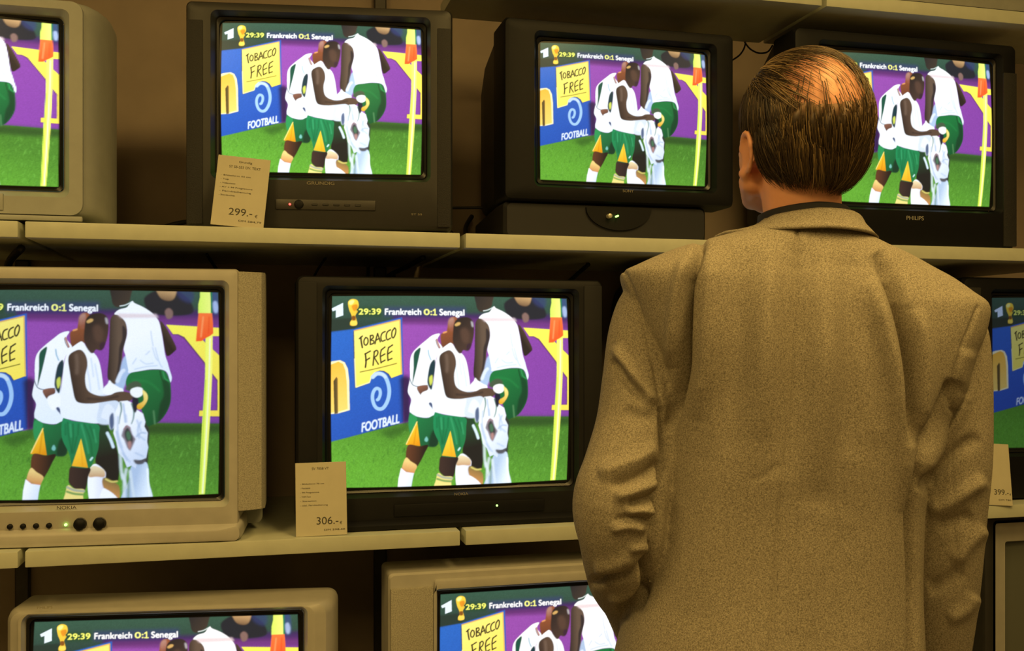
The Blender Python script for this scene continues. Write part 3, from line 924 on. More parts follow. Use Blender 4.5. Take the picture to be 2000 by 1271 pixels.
# --- E: big dark set in the middle ----------------------------------------------------
t = television('large dark TV in the middle, behind the 306 price card', 0.4125, .05, LO_TOP, 0)
scr = (-.260, .086, .2625, .494)
out = (-.331, .010, .337, .533)
o_ = op(scr, .009)
front_frame('front_frame', t, out, o_, M['jet'], depth=.11, corner=.014, round_out=.010)
rear_housing(t, out, .11, .50, M['black2'])
tube_mask(t, o_, .020)
tube_screen(t, *scr, .024, 540, 420, S_STD)
bm = bmesh.new()
rings = [rring(-.290, -.0005, .300, .030, .008, .44), rring(-.300, -.0005, .305, .030, .008, .03), rring(-.296, -.0005, .303, .018, .008, -.004), rring(-.290, .001, .298, .010, .004, -.012)]
loft(bm, rings, True, True)
from_bm('plinth', bm, M['black'], t, .6)
side_panel('speaker_grille', t, -.328, .03, -.290, .520, M['jet'], -.0025)
side_panel('speaker_grille', t, .292, .03, .334, .520, M['jet'], -.0025)
side_panel('control_strip', t, -.130, .026, .200, .052, M['black'], -.004, .008)
button(t, 'power_light', .093, .0415, .0022, M['led_g'], .006, .001)
lettering('brand_badge', [('NOKIA', .015, .066, .0062, 'c', .030)], M['badge_dim'], t)

# --- F: champagne set at the left ------------------------------------------------------
t = television('champagne TV with a row of round black buttons at the left', -0.325, .03, LO_TOP, 4.5)
dx = .081
scr = (-.253, .088, .253, .497)
out = (-.292, .012, .292, .541)
o_ = op(scr, .009)
front_frame('front_frame', t, out, o_, M['cream'], depth=.12, corner=.008, round_out=.008, lip=.012)
for s in (-1, 1):
    bm = bmesh.new()
    rings = []
    for x, y in ((s * .291, .004), (s * .300, .004), (s * .335, .022), (s * .341, .034), (s * .338, .12), (s * .291, .12)):
        rings.append([(x, y, .058), (x, y, .536)])
    vs = loft(bm, [[r_[0] for r_ in rings], [r_[1] for r_ in rings]], True, True)
    from_bm('speaker_grille', bm, M['cream_grille'], t, .5)
rear_housing(t, (-.332, .012, .332, .536), .119, .48, M['silver_side'])
tube_mask(t, o_, .020)
tube_screen(t, *scr, .024, 470, 420, S_COOL, (0.0, .0, 1.0, 1.0))
bm = bmesh.new()
rings = [rring(-.285, -.0005, .297, .040, .010, .30), rring(-.288, -.0005, .299, .040, .012, .012), rring(-.284, .0, .294, .030, .012, -.006), rring(-.26, .002, .26, .022, .010, -.012)]
loft(bm, rings, True, True)
from_bm('plinth', bm, M['cream'], t, .6)
for k in range(4):
    button(t, 'round_button', -.1335 + k * .0235, .0405 , .0052, M['black'], .005, .0012)
button(t, 'power_light', -.0325, .041, .0026, M['led_g'], .004, .001)
for xk in (-.006, .030):
    k_ = empty('rotary_knob')
    k_.parent = t
    button(k_, 'knob_cap', xk, .042, .0108, M['black'], .012, .003)
    button(k_, 'knob_skirt', xk, .042, .0122, M['charcoal3'], .002, .0005)
lettering('brand_badge', [('NOKIA', -.031, .071, .0068, 'c', .036)], M['badge_dark'], t)

# --- G: low set at the bottom left -----------------------------------------------------
t = television('champagne TV at the bottom left corner, mostly below the picture edge', -0.158, -.018, BT_TOP, 8)
zs = .487 - .379
scr = (-.266, .102, .240, .4815)
out = (-.318, .003, .310, .506)
o_ = op(scr, .009)
front_frame('front_frame', t, out, o_, M['cream'], depth=.12, corner=.022, lip=.010,
            nose=[(0, .13), (0, .045), (.006, .022), (.016, .008), (.034, .002), (.036, .0005), (.038, .0)], zins=.10)
rear_housing(t, out, .13, .48, M['silver_side'])
tube_mask(t, o_, .020)
tube_screen(t, *scr, .024, 520, 400, S_WARM, (-.026, .0, 1.03, 1.03))
lettering('brand_badge', [('PHILIPS', -.236, .511, .005, 'c', .028)], M['badge_dim'], t)

# --- H: low set beside the man ----------------------------------------------------------
t = television('champagne TV with cloth speaker strips at the bottom centre, beside the man\'s bent arm', 0.618, .0, BT_TOP, 0)
scr = (-.243, .124, .243, .4900)
out = (-.352, .003, .352, .540)
fr = (-.257, .003, .257, .524)
o_ = op(scr, .008)
front_frame('front_frame', t, fr, o_, M['cream'], depth=.12, corner=.006, round_out=.004, lip=.008)
bm = bmesh.new()
loft(bm, [rring(-.352, .003, .352, .540, .010, .13), rring(-.352, .003, .352, .540, .010, .016), rring(-.348, .006, .348, .536, .010, .010), rring(-.250, .01, .250, .52, .010, .010)])
from_bm('cabinet_shell', bm, M['cream'], t, .5)
side_panel('speaker_grille', t, -.348, .02, -.259, .510, M['cream_grille'], .002, .012, .002)
side_panel('speaker_grille', t, .259, .02, .348, .510, M['cream_grille'], .002, .012, .002)
rear_housing(t, out, .13, .48, M['silver_side'])
tube_mask(t, o_, .020)
tube_screen(t, *scr, .024, 460, 360, S_WARM, (-.005, .0, 1.0, 1.0))

# --- I: dark set at the right edge -------------------------------------------------------
t = television('dark TV cut off by the right edge, behind the 399 price card', 2.017, .05, LO_TOP, 0)
scr = (-.232, .128, .275, .508)
out = (-.329, .003, .370, .556)
o_ = op(scr, .009)
front_frame('front_frame', t, out, o_, M['black'], depth=.10, corner=.014)
rear_housing(t, out, .10, .48, M['black2'])
tube_mask(t, o_, .020)
tube_screen(t, *scr, .024, 260, 220, S_DIM, (-.015, -.02, 1.0, 1.0))
side_panel('speaker_grille', t, -.324, .02, -.282, .530, M['charcoal2'], -.0025)

# --- K: set hidden behind the man ---------------------------------------------------------
t = television('black TV almost wholly hidden behind the man, one dark corner past his left shoulder', 1.165, .10, LO_TOP, 0)
scr = (-.235, .125, .235, .48)
out = (-.305, .003, .305, .560)
o_ = op(scr, .009)
front_frame('front_frame', t, out, o_, M['black2'], depth=.10, corner=.014)
rear_housing(t, out, .10, .42, M['black2'], drop=.05, tuck=.05)
tube_mask(t, o_, .020)
tube_screen(t, *scr, .024, 160, 120, S_STD)

# --- J: switched-off set at the lower right -----------------------------------------------
t = television('switched-off TV with a grey screen and dark surround at the lower right corner', 2.05, .05, BT_TOP, 0)
scr = (-.225, .10, .31, .515)
out = (-.302, .003, .385, .592)
o_ = (-.268, .055, .352, .570)
front_frame('front_frame', t, out, o_, M['charcoal'], depth=.10, corner=.010)
rear_housing(t, out, .10, .48, M['black2'])
bm = bmesh.new()
loft(bm, [rring(*o_, .006, .004), rring(-.262, .06, .346, .564, .006, .006), rring(-.233, .095, .317, .522, .006, .012), rring(-.230, .098, .314, .519, .006, .024)])
from_bm('inner_surround', bm, M['cream'], t, .5)
tube_screen(t, *scr, .030, 40, 32, M['offglass'], on=False)

# ---------------------------------------------------------------------------
# Price cards leaning against the sets
# ---------------------------------------------------------------------------
def price_card(label, x, y, ztop, yaw, lean, roll, w, h, head, features, price, foot, red=None):
    t = bpy.data.objects.new('price_card', None)
    t.empty_display_size = .05
    C.objects.link(t)
    t.location = (x, y, ztop + .001)
    t.rotation_euler = (Matrix.Rotation(-math.radians(yaw), 3, 'Z') @ Matrix.Rotation(-math.radians(lean), 3, 'X') @ Matrix.Rotation(math.radians(roll), 3, 'Y')).to_euler()
    bm = bmesh.new()
    box(bm, -w / 2, 0, 0, w / 2, .0018, h, .0005, 1)
    from_bm('card', bm, M['card'], t, .5)
    for nm, lines, mt in (('heading', head, 'ink'), ('feature_list', features, 'ink'), ('price_print', price, 'ink'), ('footer', foot, 'ink'), ('red_print', red, 'redink')):
        if lines:
            lettering(nm, lines, M[mt], t, .0004)
    return tag(t, label, 'price card', 'price cards in front of the TVs')


def spec_lines(x, z0, dz, cap, rows):
    return [(s, x, z0 - i * dz, cap, 'l', wd) for i, (s, wd) in enumerate(rows)]


w, h = .103, .149
price_card('upright price card reading 306 on the lower shelf in front of the dark middle TV', .130, .012, LO_TOP, 2, 9, -.6, w, h,
           [('SV 7058 VT', -.001, .134, .0052, 'c', .034)],
           spec_lines(-.042, .1045, .0087, .0030, [('- Bildschirm 70 cm', .048), ('- Flachbild', .020), ('- 99 Programme', .038), ('  - TOP-Text', .021), ('- Stereoton', .032), ('- inkl. Fernbedienung', .055)]),
           [('306.-', .012, .023, .0155, 'c', .044), ('\u20ac', .039, .022, .006, 'c')], [('DM 598,48', .026, .010, .0036, 'c', .042)])
price_card('price card reading 299 on the upper shelf, leaning on the charcoal TV', -.037, .006, UP_TOP, 5, 10, 5.0, w, .146,
           [('Grundig', .003, .133, .0045, 'c', .026), ('ST 55-553 DV. TEXT', .003, .1215, .0052, 'c', .062)],
           spec_lines(-.042, .1035, .0083, .0030, [('- Bildschirm 55 cm', .058), ('- Top', .016), ('- Videotext', .030), ('- AV + 99 Programme', .064), ('- Fernbedienung', .062), ('- Scartbuchse', .031)]),
           [('299.-', .004, .0235, .0150, 'c', .046), ('\u20ac', .035, .022, .006, 'c')], [('DM 584,79', .024, .011, .0036, 'c', .044)])
price_card('leaning price card reading 399 at the right edge, past the man\'s sleeve', 1.735, -.002, LO_TOP, 6, 12, 3.5, .092, .150,
           [('TV', -.022, .136, .004, 'c', .012)], None, [('399.-', .018, .026, .0135, 'c', .038), ('\u20ac', .041, .025, .005, 'c')], [('DM 780', .026, .012, .0034, 'c', .032)],
           red=[('neu!', -.026, .050, .008, 'c', .022)])

# ---------------------------------------------------------------------------
# Loose cables
# ---------------------------------------------------------------------------
def cable(label, pts, r=.0038):
    o = tube('cable', pts, r, M['cable'])
    return tag(o, label, 'cable', 'loose black cables behind the sets')


zu, zl = UP_TOP - BOARD_T, LO_TOP - BOARD_T
cable('thick black cable slanting down at the far left under the upper shelf', [(-.455, .12, zu - .010), (-.50, .22, zu - .034), (-.53, .36, zu - .07), (-.55, .45, zu - .13)], .008)
cable('black cable dropping behind the top right of the champagne TV', [(-.105, .24, zu - .005), (-.085, .34, zu - .035), (-.06, .42, zu - .07), (-.05, .44, zu - .11)])
cable('thin black cable hanging left above the middle dark TV', [(.155, .28, zu - .005), (.140, .38, zu - .03), (.132, .44, zu - .06), (.13, .45, zu - .11)], .003)
cable('black cable running beside the bare upright above the middle dark TV', [(.282, .545, zu - .003), (.280, .54, zu - .05), (.275, .52, zu - .10)], .0045)
cable('slanting black cable above the middle dark TV', [(.370, .20, zu - .005), (.345, .30, zu - .02), (.318, .42, zu - .035), (.300, .50, zu - .07), (.29, .53, zu - .12)], .006)
cable('short black cable joining the slanting one above the middle dark TV', [(.338, .47, zu - .03), (.345, .50, zu - .06), (.345, .52, zu - .10)], .005)
cable('black cable hanging near the right end of the middle dark TV', [(.800, .30, zu - .005), (.79, .38, zu - .03), (.775, .44, zu - .06), (.77, .47, zu - .11)], .0055)
cable('black cable hanging under the lower shelf at the far left', [(-.42, .10, zl - .004), (-.405, .20, zl - .03), (-.40, .33, zl - .055), (-.395, .50, zl - .10)])
zs_ = UP_TOP
cable('tangle of black cable on the upper shelf, left of the charcoal TV', [(-.34, .50, zs_ + .006), (-.27, .47, zs_ + .020), (-.20, .46, zs_ + .050), (-.14, .48, zs_ + .062), (-.15, .53, zs_ + .03), (-.16, .52, zs_ + .008)], .006)
cable('second black cable lying on the upper shelf beside the tangle', [(-.24, .53, zs_ + .005), (-.17, .50, zs_ + .030), (-.15, .47, zs_ + .012), (-.11, .44, zs_ + .040), (-.10, .42, zs_ + .01)], .005)
cable('taut black cable across the gap between charcoal and black pedestal TVs', [(.42, .40, zs_ + .105), (.50, .42, zs_ + .110), (.60, .40, zs_ + .112)], .0035)
cable('looped black cable on the shelf right of the charcoal TV', [(.43, .42, zs_ + .065), (.47, .40, zs_ + .045), (.48, .39, zs_ + .02), (.45, .37, zs_ + .008), (.43, .38, zs_ + .03)], .006)
cable('black cable rising beside the pedestal of the black TV', [(.50, .46, zs_ + .006), (.520, .45, zs_ + .03), (.530, .50, zs_ + .07), (.555, .54, zs_ + .105)], .006)
cable('heap of thin cable on the shelf beside the black pedestal', [(.44, .46, zs_ + .006), (.49, .44, zs_ + .040), (.51, .47, zs_ + .034), (.53, .54, zs_ + .036), (.54, .55, zs_ + .008)], .004)
cable('black cable end above the charcoal TV', [(.375, .30, TS_BOT - .005), (.335, .36, .76), (.31, .40, .70), (.30, .42, .63)], .005)
cable('thin looped wire hanging from the top shelf left of the man\'s hair', [(1.228, .30, .775), (1.222, .30, .757), (1.212, .305, .742), (1.192, .31, .728)], .0022)
cable('thin wire bow hanging above the man\'s left temple', [(1.222, .295, .775), (1.238, .295, .758), (1.262, .295, .749), (1.288, .295, .754), (1.302, .295, .772)], .0022)

# grey carton on the top shelf
bm = bmesh.new()
box(bm, 1.42, .03, TS_BOT + BOARD_T + .001, 2.05, .285, TS_BOT + BOARD_T + .20, .004)
t = from_bm('carton', bm, M['carton'], None, .5)
tag(t, 'grey carton on the top shelf at the upper right corner', 'carton')
bm = bmesh.new()
box(bm, 1.421, .0285, TS_BOT + BOARD_T + .006, 2.049, .0305, TS_BOT + BOARD_T + .012, .0005, 1)
from_bm('dark_tape', bm, M['black2'], t, .5)
# ---------------------------------------------------------------------------
# The man watching the sets, seen from behind.  Local frame: x to his right,
# y ahead of him (towards the sets), z up, origin on the floor.
# ---------------------------------------------------------------------------
MD = 1.30                                   # distance of his spine from the camera plane
ax_f = Vector((math.sin(CAM_YAW), math.cos(CAM_YAW), 0))
ax_r = Vector((math.cos(CAM_YAW), -math.sin(CAM_YAW), 0))
MX = 0.3777                                 # how far right of the view axis he stands
KM = MD / FOCAL_PX


def lx(px):
    return (px - 1000.0) * KM - MX


def lz(py):
    return (668.0 - py) * KM - FLOOR


man = empty('person', tuple(Vector((0, CAM_Y, FLOOR)) + ax_f * MD + ax_r * MX), -CAM_YAW)
tag(man, 'man in a tan wool jacket seen from behind, watching the TVs', 'person')

wool = material('tan_wool', srgb(148, 138, 116), .9, noise=.30, scale=650, bump=.3, bump_scale=1100, spec=.12)
# woven fleck: fine mix of darker and lighter yarn
nt = wool.node_tree
for n_ in nt.nodes:
    if n_.type == 'VALTORGB':
        n_.color_ramp.elements[0].color = srgb(106, 98, 84)
        n_.color_ramp.elements[1].color = srgb(176, 166, 146)
skin_m = material('skin', srgb(230, 164, 128), .5, noise=.08, scale=30, bump=.1, bump_scale=300)
skin_m.node_tree.nodes['Principled BSDF'].inputs['Subsurface Weight'].default_value = .12
skin_m.node_tree.nodes['Principled BSDF'].inputs['Subsurface Radius'].default_value = (.012, .005, .003)
shirt_m = material('black_shirt_cotton', (.012, .011, .014), .8, noise=.1, scale=200)
trouser_m = material('dark_trouser_cloth', (.03, .028, .03), .85, noise=.15, scale=300, bump=.2, bump_scale=500)
leather_m = material('black_shoe_leather', (.015, .013, .012), .4, noise=.1)
eye_m = material('eye_white', (.75, .72, .68), .2)


def capsule(bm, p0, p1, r0, r1, n=16, m=5, sx=1.0):
    p0, p1 = Vector(p0), Vector(p1)
    d = (p1 - p0)
    L = d.length
    d = d.normalized() if L > 1e-6 else Vector((0, 0, 1))
    u = d.orthogonal().normalized()
    if abs(d.z) > .6:
        u = (Vector((1, 0, 0)) - d * d.x).normalized()
    w = d.cross(u)
    rings = []
    for k in range(1, m + 1):
        a = -math.pi / 2 + math.pi / 2 * k / m
        rings.append((p0 + d * (r0 * math.sin(a)), r0 * math.cos(a)))
    for k in range(0, m):
        a = math.pi / 2 * k / m
        rings.append((p1 + d * (r1 * math.sin(a)), r1 * math.cos(a)))
    loft(bm, [[tuple(c + rr * (sx * math.cos(2 * math.pi * k / n) * u + math.sin(2 * math.pi * k / n) * w)) for k in range(n)] for c, rr in rings], True, True)


def ellipsoid(bm, c, r, mat=None, n=24, m=14):
    res = bmesh.ops.create_uvsphere(bm, u_segments=n, v_segments=m, radius=1.0)
    R = mat or Matrix.Identity(3)
    for v in res['verts']:
        q = Vector((v.co.x * r[0], v.co.y * r[1], v.co.z * r[2]))
        v.co = R @ q + Vector(c)


def remeshed(bm, voxel, smooth=6, factor=.5):
    """One continuous skin around overlapping volumes; returns a mesh datablock."""
    bmesh.ops.recalc_face_normals(bm, faces=bm.faces[:])
    me = bpy.data.meshes.new('tmp')
    bm.to_mesh(me)
    bm.free()
    o = bpy.data.objects.new('tmp', me)
    C.objects.link(o)
    r = o.modifiers.new('r', 'REMESH')
    r.mode = 'VOXEL'
    r.voxel_size = voxel
    s = o.modifiers.new('s', 'SMOOTH')
    s.factor = factor
    s.iterations = smooth
    dg = bpy.context.evaluated_depsgraph_get()
    out = bpy.data.meshes.new_from_object(o.evaluated_get(dg))
    bpy.data.objects.remove(o)
    bpy.data.meshes.remove(me)
    out.materials.clear()
    return out


def coords(me):
    v = np.zeros(len(me.vertices) * 3, np.float32)
    me.vertices.foreach_get('co', v)
    return v.reshape(-1, 3).astype(float)


def normals(me):
    v = np.zeros(len(me.vertices) * 3, np.float32)
    me.vertex_normals.foreach_get('vector', v)
    return v.reshape(-1, 3).astype(float)


def set_coords(me, v):
    me.vertices.foreach_set('co', v.astype(np.float32).ravel())
    me.update()


def tubepath(bm, pts, n=20):
    """Tapered tube through (x, y, z, r[, flat])."""
    P = smooth_poly([p[:4] for p in pts], False, 6)
    rings = []
    for i, p in enumerate(P):
        d = Vector(P[min(i + 1, len(P) - 1)][:3] - P[max(i - 1, 0)][:3]).normalized()
        u = Vector((1, 0, 0))
        u = (u - d * u.dot(d)).normalized()
        w = d.cross(u)
        c = Vector(p[:3])
        rings.append([tuple(c + float(p[3]) * (math.cos(2 * math.pi * k / n) * u + math.sin(2 * math.pi * k / n) * w)) for k in range(n)])
    loft(bm, rings, True, True)


# --- jacket -----------------------------------------------------------------
# py, left edge px, right edge px, half depth, depth offset
TORSO = [(428, 1486, 1650, .062, .004), (440, 1478, 1660, .068, .002), (452, 1438, 1676, .076, .0), (466, 1388, 1694, .085, .0), (482, 1334, 1724, .094, .0),
         (500, 1284, 1762, .101, .0), (516, 1246, 1790, .107, .0), (530, 1216, 1814, .111, .0), (548, 1212, 1844, .116, -.002), (575, 1221, 1880, .121, -.004),
         (600, 1231, 1908, .125, -.005), (650, 1250, 1898, .130, -.006), (700, 1274, 1874, .133, -.006), (760, 1288, 1852, .134, -.004), (820, 1290, 1822, .133, -.002),
         (900, 1286, 1800, .130, .0), (980, 1276, 1790, .129, .004), (1060, 1262, 1788, .131, .006), (1140, 1244, 1788, .136, .008), (1220, 1220, 1790, .143, .008),
         (1300, 1200, 1794, .148, .008), (1380, 1186, 1798, .150, .008), (1450, 1178, 1802, .150, .008)]
bm = bmesh.new()
rings = []
TP = smooth_poly([(a, b, c, d, e) for a, b, c, d, e in TORSO], False, 4)
for py, xl, xr, hd, oy in TP:
    cx, hw = (lx(xl) + lx(xr)) / 2, (lx(xr) - lx(xl)) / 2
    ring = []
    for k in range(64):
        a = 2 * math.pi * k / 64
        e = 2 / 2.5
        ca, sa = math.cos(a), math.sin(a)
        ring.append((cx + hw * math.copysign(abs(ca) ** e, ca), oy + hd * math.copysign(abs(sa) ** e, sa), lz(py)))
    rings.append(ring)
loft(bm, rings, True, True)
LS = [(1280, 566, .0, 58), (1276, 600, .0, 72), (1266, 660, .0, 80), (1258, 740, -.002, 82), (1246, 830, -.012, 84), (1224, 910, -.030, 88), (1204, 972, -.044, 90),
      (1214, 1040, -.030, 86), (1221, 1100, .006, 80), (1228, 1150, .045, 72), (1248, 1205, .085, 62), (1268, 1262, .12, 58), (1284, 1310, .142, 54)]
tubepath(bm, [(lx(a), c, lz(b), d * KM) for a, b, c, d in LS])
RS = [(1852, 612, .0, 60), (1850, 650, .0, 74), (1850, 720, .0, 80), (1850, 800, .0, 82), (1849, 900, .0, 82), (1848, 1000, .010, 81), (1850, 1100, .022, 79), (1853, 1200, .038, 76),
      (1857, 1300, .055, 70), (1860, 1395, .066, 64)]
tubepath(bm, [(lx(a), c, lz(b), d * KM) for a, b, c, d in RS])
me = remeshed(bm, .0026, 8, .5)
V = coords(me)


def photo_px(V):
    t = MD + V[:, 1]
    return 1000 + FOCAL_PX * (V[:, 0] + MX) / t, 668 - FOCAL_PX * (V[:, 2] + FLOOR) / t


# folds: (points along the fold on the back, half width, height)
FOLDS = [
    # long drape lines from the shoulders
    ([(1374, 462), (1358, 515), (1345, 560), (1339, 640), (1336, 716), (1322, 780), (1306, 850)], 9, -.0180),
    ([(1392, 490), (1386, 560), (1382, 640), (1378, 730), (1360, 820)], 20, .0065),
    ([(1342, 505), (1324, 560), (1314, 640), (1312, 720)], 13, .0055),
    ([(1712, 490), (1744, 550), (1770, 640), (1782, 720), (1780, 800), (1776, 870)], 14, -.0150),
    ([(1700, 540), (1722, 620), (1745, 720), (1756, 800), (1762, 900), (1765, 1000)], 18, .0080),
    ([(1790, 600), (1806, 680), (1806, 760), (1796, 840)], 16, .005),
    ([(1690, 560), (1700, 640), (1712, 740), (1716, 840)], 22, -.004),
    # soft vertical waves down the back
    ([(1556, 460), (1552, 600), (1544, 760), (1530, 940)], 28, -.0075),
    ([(1506, 470), (1496, 640), (1488, 860)], 24, .0056),
    ([(1606, 470), (1612, 640), (1610, 780), (1596, 960)], 26, .0062),
    ([(1450, 480), (1440, 680), (1420, 900)], 24, -.0055),
    ([(1656, 490), (1664, 700), (1662, 900)], 24, -.0052),
    ([(1700, 880), (1712, 1000), (1720, 1120), (1730, 1271)], 38, .0035),
    ([(1590, 980), (1585, 1100), (1580, 1250)], 45, .003),
    ([(1400, 900), (1380, 1040), (1350, 1200)], 45, .003),
    ([(1462, 940), (1500, 925), (1524, 905)], 8, -.0008),
    ([(1560, 990), (1620, 1010), (1680, 1030)], 16, .0005),
    # left sleeve
    ([(1199, 674), (1225, 715), (1258, 760), (1284, 788)], 11, .0062),
    ([(1196, 700), (1226, 745), (1262, 782)], 11, -.0048),
    ([(1215, 800), (1250, 815), (1285, 812)], 13, -.003),
    ([(1170, 930), (1205, 914), (1250, 896), (1284, 868)], 13, .0058),
    ([(1190, 948), (1230, 936), (1270, 918), (1290, 900)], 10, -.0062),
    ([(1200, 972), (1240, 960), (1286, 940)], 11, .0062),
    ([(1225, 984), (1255, 976), (1290, 966)], 9, -.0062),
    ([(1222, 1000), (1250, 996), (1280, 1000)], 9, .0060),
    ([(1200, 1018), (1240, 1010), (1276, 1022)], 8, -.004),
    ([(1190, 1034), (1226, 1026), (1262, 1034)], 10, .0045),
    ([(1226, 1072), (1250, 1068), (1274, 1072)], 9, .0042),
    ([(1150, 1138), (1180, 1132), (1220, 1128), (1250, 1112), (1266, 1088)], 9, -.0085),
    ([(1160, 1112), (1200, 1104), (1240, 1086)], 14, .004),
    ([(1186, 1172), (1220, 1166), (1246, 1146), (1262, 1126)], 9, .0035),
    ([(1206, 1190), (1236, 1172), (1256, 1150)], 8, -.006),
    # right sleeve
    ([(1862, 740), (1852, 772), (1826, 826), (1796, 880)], 12, -.0068),
    ([(1884, 770), (1864, 820), (1826, 880), (1796, 930)], 15, .0055),
    ([(1912, 850), (1870, 880), (1830, 920), (1794, 962)], 13, -.0052),
    ([(1926, 935), (1890, 956), (1850, 984), (1812, 1000)], 15, .0055),
    ([(1900, 1006), (1866, 1018), (1830, 1030)], 13, -.0048),
    ([(1926, 1030), (1892, 1060), (1866, 1100)], 15, .004),
    ([(1880, 1110), (1850, 1136), (1810, 1150)], 16, -.0038),
    ([(1905, 1160), (1886, 1190), (1850, 1210)], 14, .0035),
    ([(1890, 680), (1880, 730), (1884, 790)], 16, .003),
    # hollows where the sleeves meet the body
    ([(1290, 790), (1300, 870), (1294, 950), (1280, 1040), (1262, 1130), (1240, 1200)], 8, -.0115),
    ([(1790, 900), (1778, 960), (1777, 1040), (1782, 1140), (1784, 1271), (1786, 1350)], 8, -.0110),
    ([(1366, 480), (1354, 525), (1346, 565), (1340, 640), (1336, 716)], 4.5, -.0040),
    ([(1724, 515), (1750, 585), (1770, 655), (1781, 730), (1780, 800)], 5, -.0045),
    ([(1293, 800), (1300, 870), (1293, 950), (1278, 1040), (1260, 1130)], 4.5, -.0050),
    ([(1856, 765), (1826, 822), (1796, 884), (1782, 930), (1778, 1000), (1782, 1120), (1784, 1271)], 4.5, -.0050),
    # seams
    ([(1558, 440), (1554, 600), (1543, 800), (1528, 950), (1517, 1060), (1504, 1280)], 4.2, -.0034),
    ([(1219, 532), (1236, 570), (1250, 611), (1268, 680), (1281, 735), (1289, 800)], 3.8, -.0032),
    ([(1909, 600), (1894, 640), (1878, 680), (1862, 735), (1858, 800)], 3.8, -.0028),
    ([(1858, 800), (1860, 900), (1862, 1010), (1872, 1130)], 3.2, -.0014),
]
for _ in range(3):
    N = normals(me)
    px, py = photo_px(V)
    back = N[:, 1] < .25
    D = np.zeros(len(V))
    for pts, wd, amp in FOLDS:
        P = smooth_poly(pts, False, 5)
        sel = np.nonzero(back & (px > P[:, 0].min() - 3 * wd) & (px < P[:, 0].max() + 3 * wd) & (py > P[:, 1].min() - 3 * wd) & (py < P[:, 1].max() + 3 * wd))[0]
        if not len(sel):
            continue
        best = np.full(len(sel), 1e9)
        where = np.zeros(len(sel))
        n_ = len(P) - 1
        for i in range(n_):
            (xa, ya), (xb, yb) = P[i], P[i + 1]
            dx, dy = xb - xa, yb - ya
            t_ = np.clip(((px[sel] - xa) * dx + (py[sel] - ya) * dy) / (dx * dx + dy * dy + 1e-9), 0, 1)
            d_ = np.hypot(px[sel] - xa - t_ * dx, py[sel] - ya - t_ * dy)
            up = d_ < best
            best[up] = d_[up]
            where[up] = ((i + t_) / n_)[up]
        sn = np.sin(np.pi * np.clip(where, 0, 1))
        fade = np.ones(len(sel)) if wd < 5 else (sn if wd >= 22 else np.clip(sn * 1.8, 0, 1))
        D[sel] += amp * (1.0 if wd < 5 else 1.55) * np.exp(-(best / wd) ** 2) * fade
    break
# faint irregular drape everywhere
q = V * np.array([9.0, 9.0, 5.0])
D += .0009 * np.sin(q[:, 0] * 3.1 + 1.3 * np.sin(q[:, 2] * 1.7)) * np.sin(q[:, 2] * 1.3 + q[:, 0])
V = V + N * D[:, None]
set_coords(me, V)
me.name = 'jacket'
jacket = link('jacket', me, wool, man, 3.3)

# turned-down collar wrapped round the neck
NCX = lx(1572)
bm = bmesh.new()
rings = []
K = 60
for i in range(K + 1):
    ph = math.radians(-90 - 128 + 256 * i / K)
    k_ = abs(ph + math.pi / 2) / (math.pi / 2)
    k2 = min(k_, 1.0)
    c, s = math.cos(ph), math.sin(ph)
    side = c
    bk = max(-s, 0)
    ztop = lz(404) - .0085 * bk - .017 * k2 ** 2 - .020 * max(k_ - .55, 0) - (.006 * max(-side, 0))
    zbot = lz(447) - .0085 * bk - (.0170 if side > 0 else .0080) * k2 ** 1.5 - (.026 * max(k_ - .85, 0))
    rt = .0625 + .008 * k2
    rb = .086 + (.004 if side > 0 else .032) * k2 ** 1.35
    rbd = .1000 + .004 * k2
    cyv = .004
    prof = [(rt - .004, rt - .004, ztop - .022), (rt - .003, rt - .003, ztop - .004), (rt + .0005, rt + .0005, ztop), (rt + .005, rt + .006, ztop - .003),
            (rt + .4 * (rb - rt), rt + .45 * (rbd - rt), ztop + .42 * (zbot - ztop)), (rb - .003, rbd - .003, zbot + .004), (rb + .001, rbd + .001, zbot), (rb - .004, rbd - .004, zbot - .001),
            (rb - .012, rbd - .010, zbot + .003)]
    rings.append([(NCX + a_ * c, cyv + b_ * s, z_) for a_, b_, z_ in prof])
vs = loft(bm, rings, True, True, closed=True)
col = from_bm('collar', bm, wool, jacket, 3.3)

# dark shirt collar standing above it
bm = bmesh.new()
rings = []
for i in range(49):
    ph = 2 * math.pi * i / 48
    c, s = math.cos(ph), math.sin(ph)
    dz = -.010 * (s + 1) / 2 - .010 * (1 - abs(s)) - .004 * max(-c, 0)
    zt = lz(391) + dz - .0100 * max(-s, 0)
    rings.append([(NCX + r_ * c, .006 + r_ * s * 1.0, zz) for r_, zz in ((.0545, zt - .05), (.0545, zt), (.0562, zt + .0015), (.0582, zt - .001), (.060, zt - .05))])
loft(bm, rings[:-1] + [rings[0]], closed=True)
from_bm('shirt_collar', bm, shirt_m, man, 3.3)

# --- body: head, neck, trunk, limbs and hands as one skin ----------------------------------
PSI = math.radians(12)
HC = Vector((lx(1566), .004, lz(262)))
HR = Matrix.Rotation(PSI, 3, 'Z') @ Matrix.Rotation(math.radians(3), 3, 'Y') @ Matrix.Rotation(math.radians(15), 3, 'X')


def hp(x, y, z):
    return HC + HR @ Vector((x, y, z))


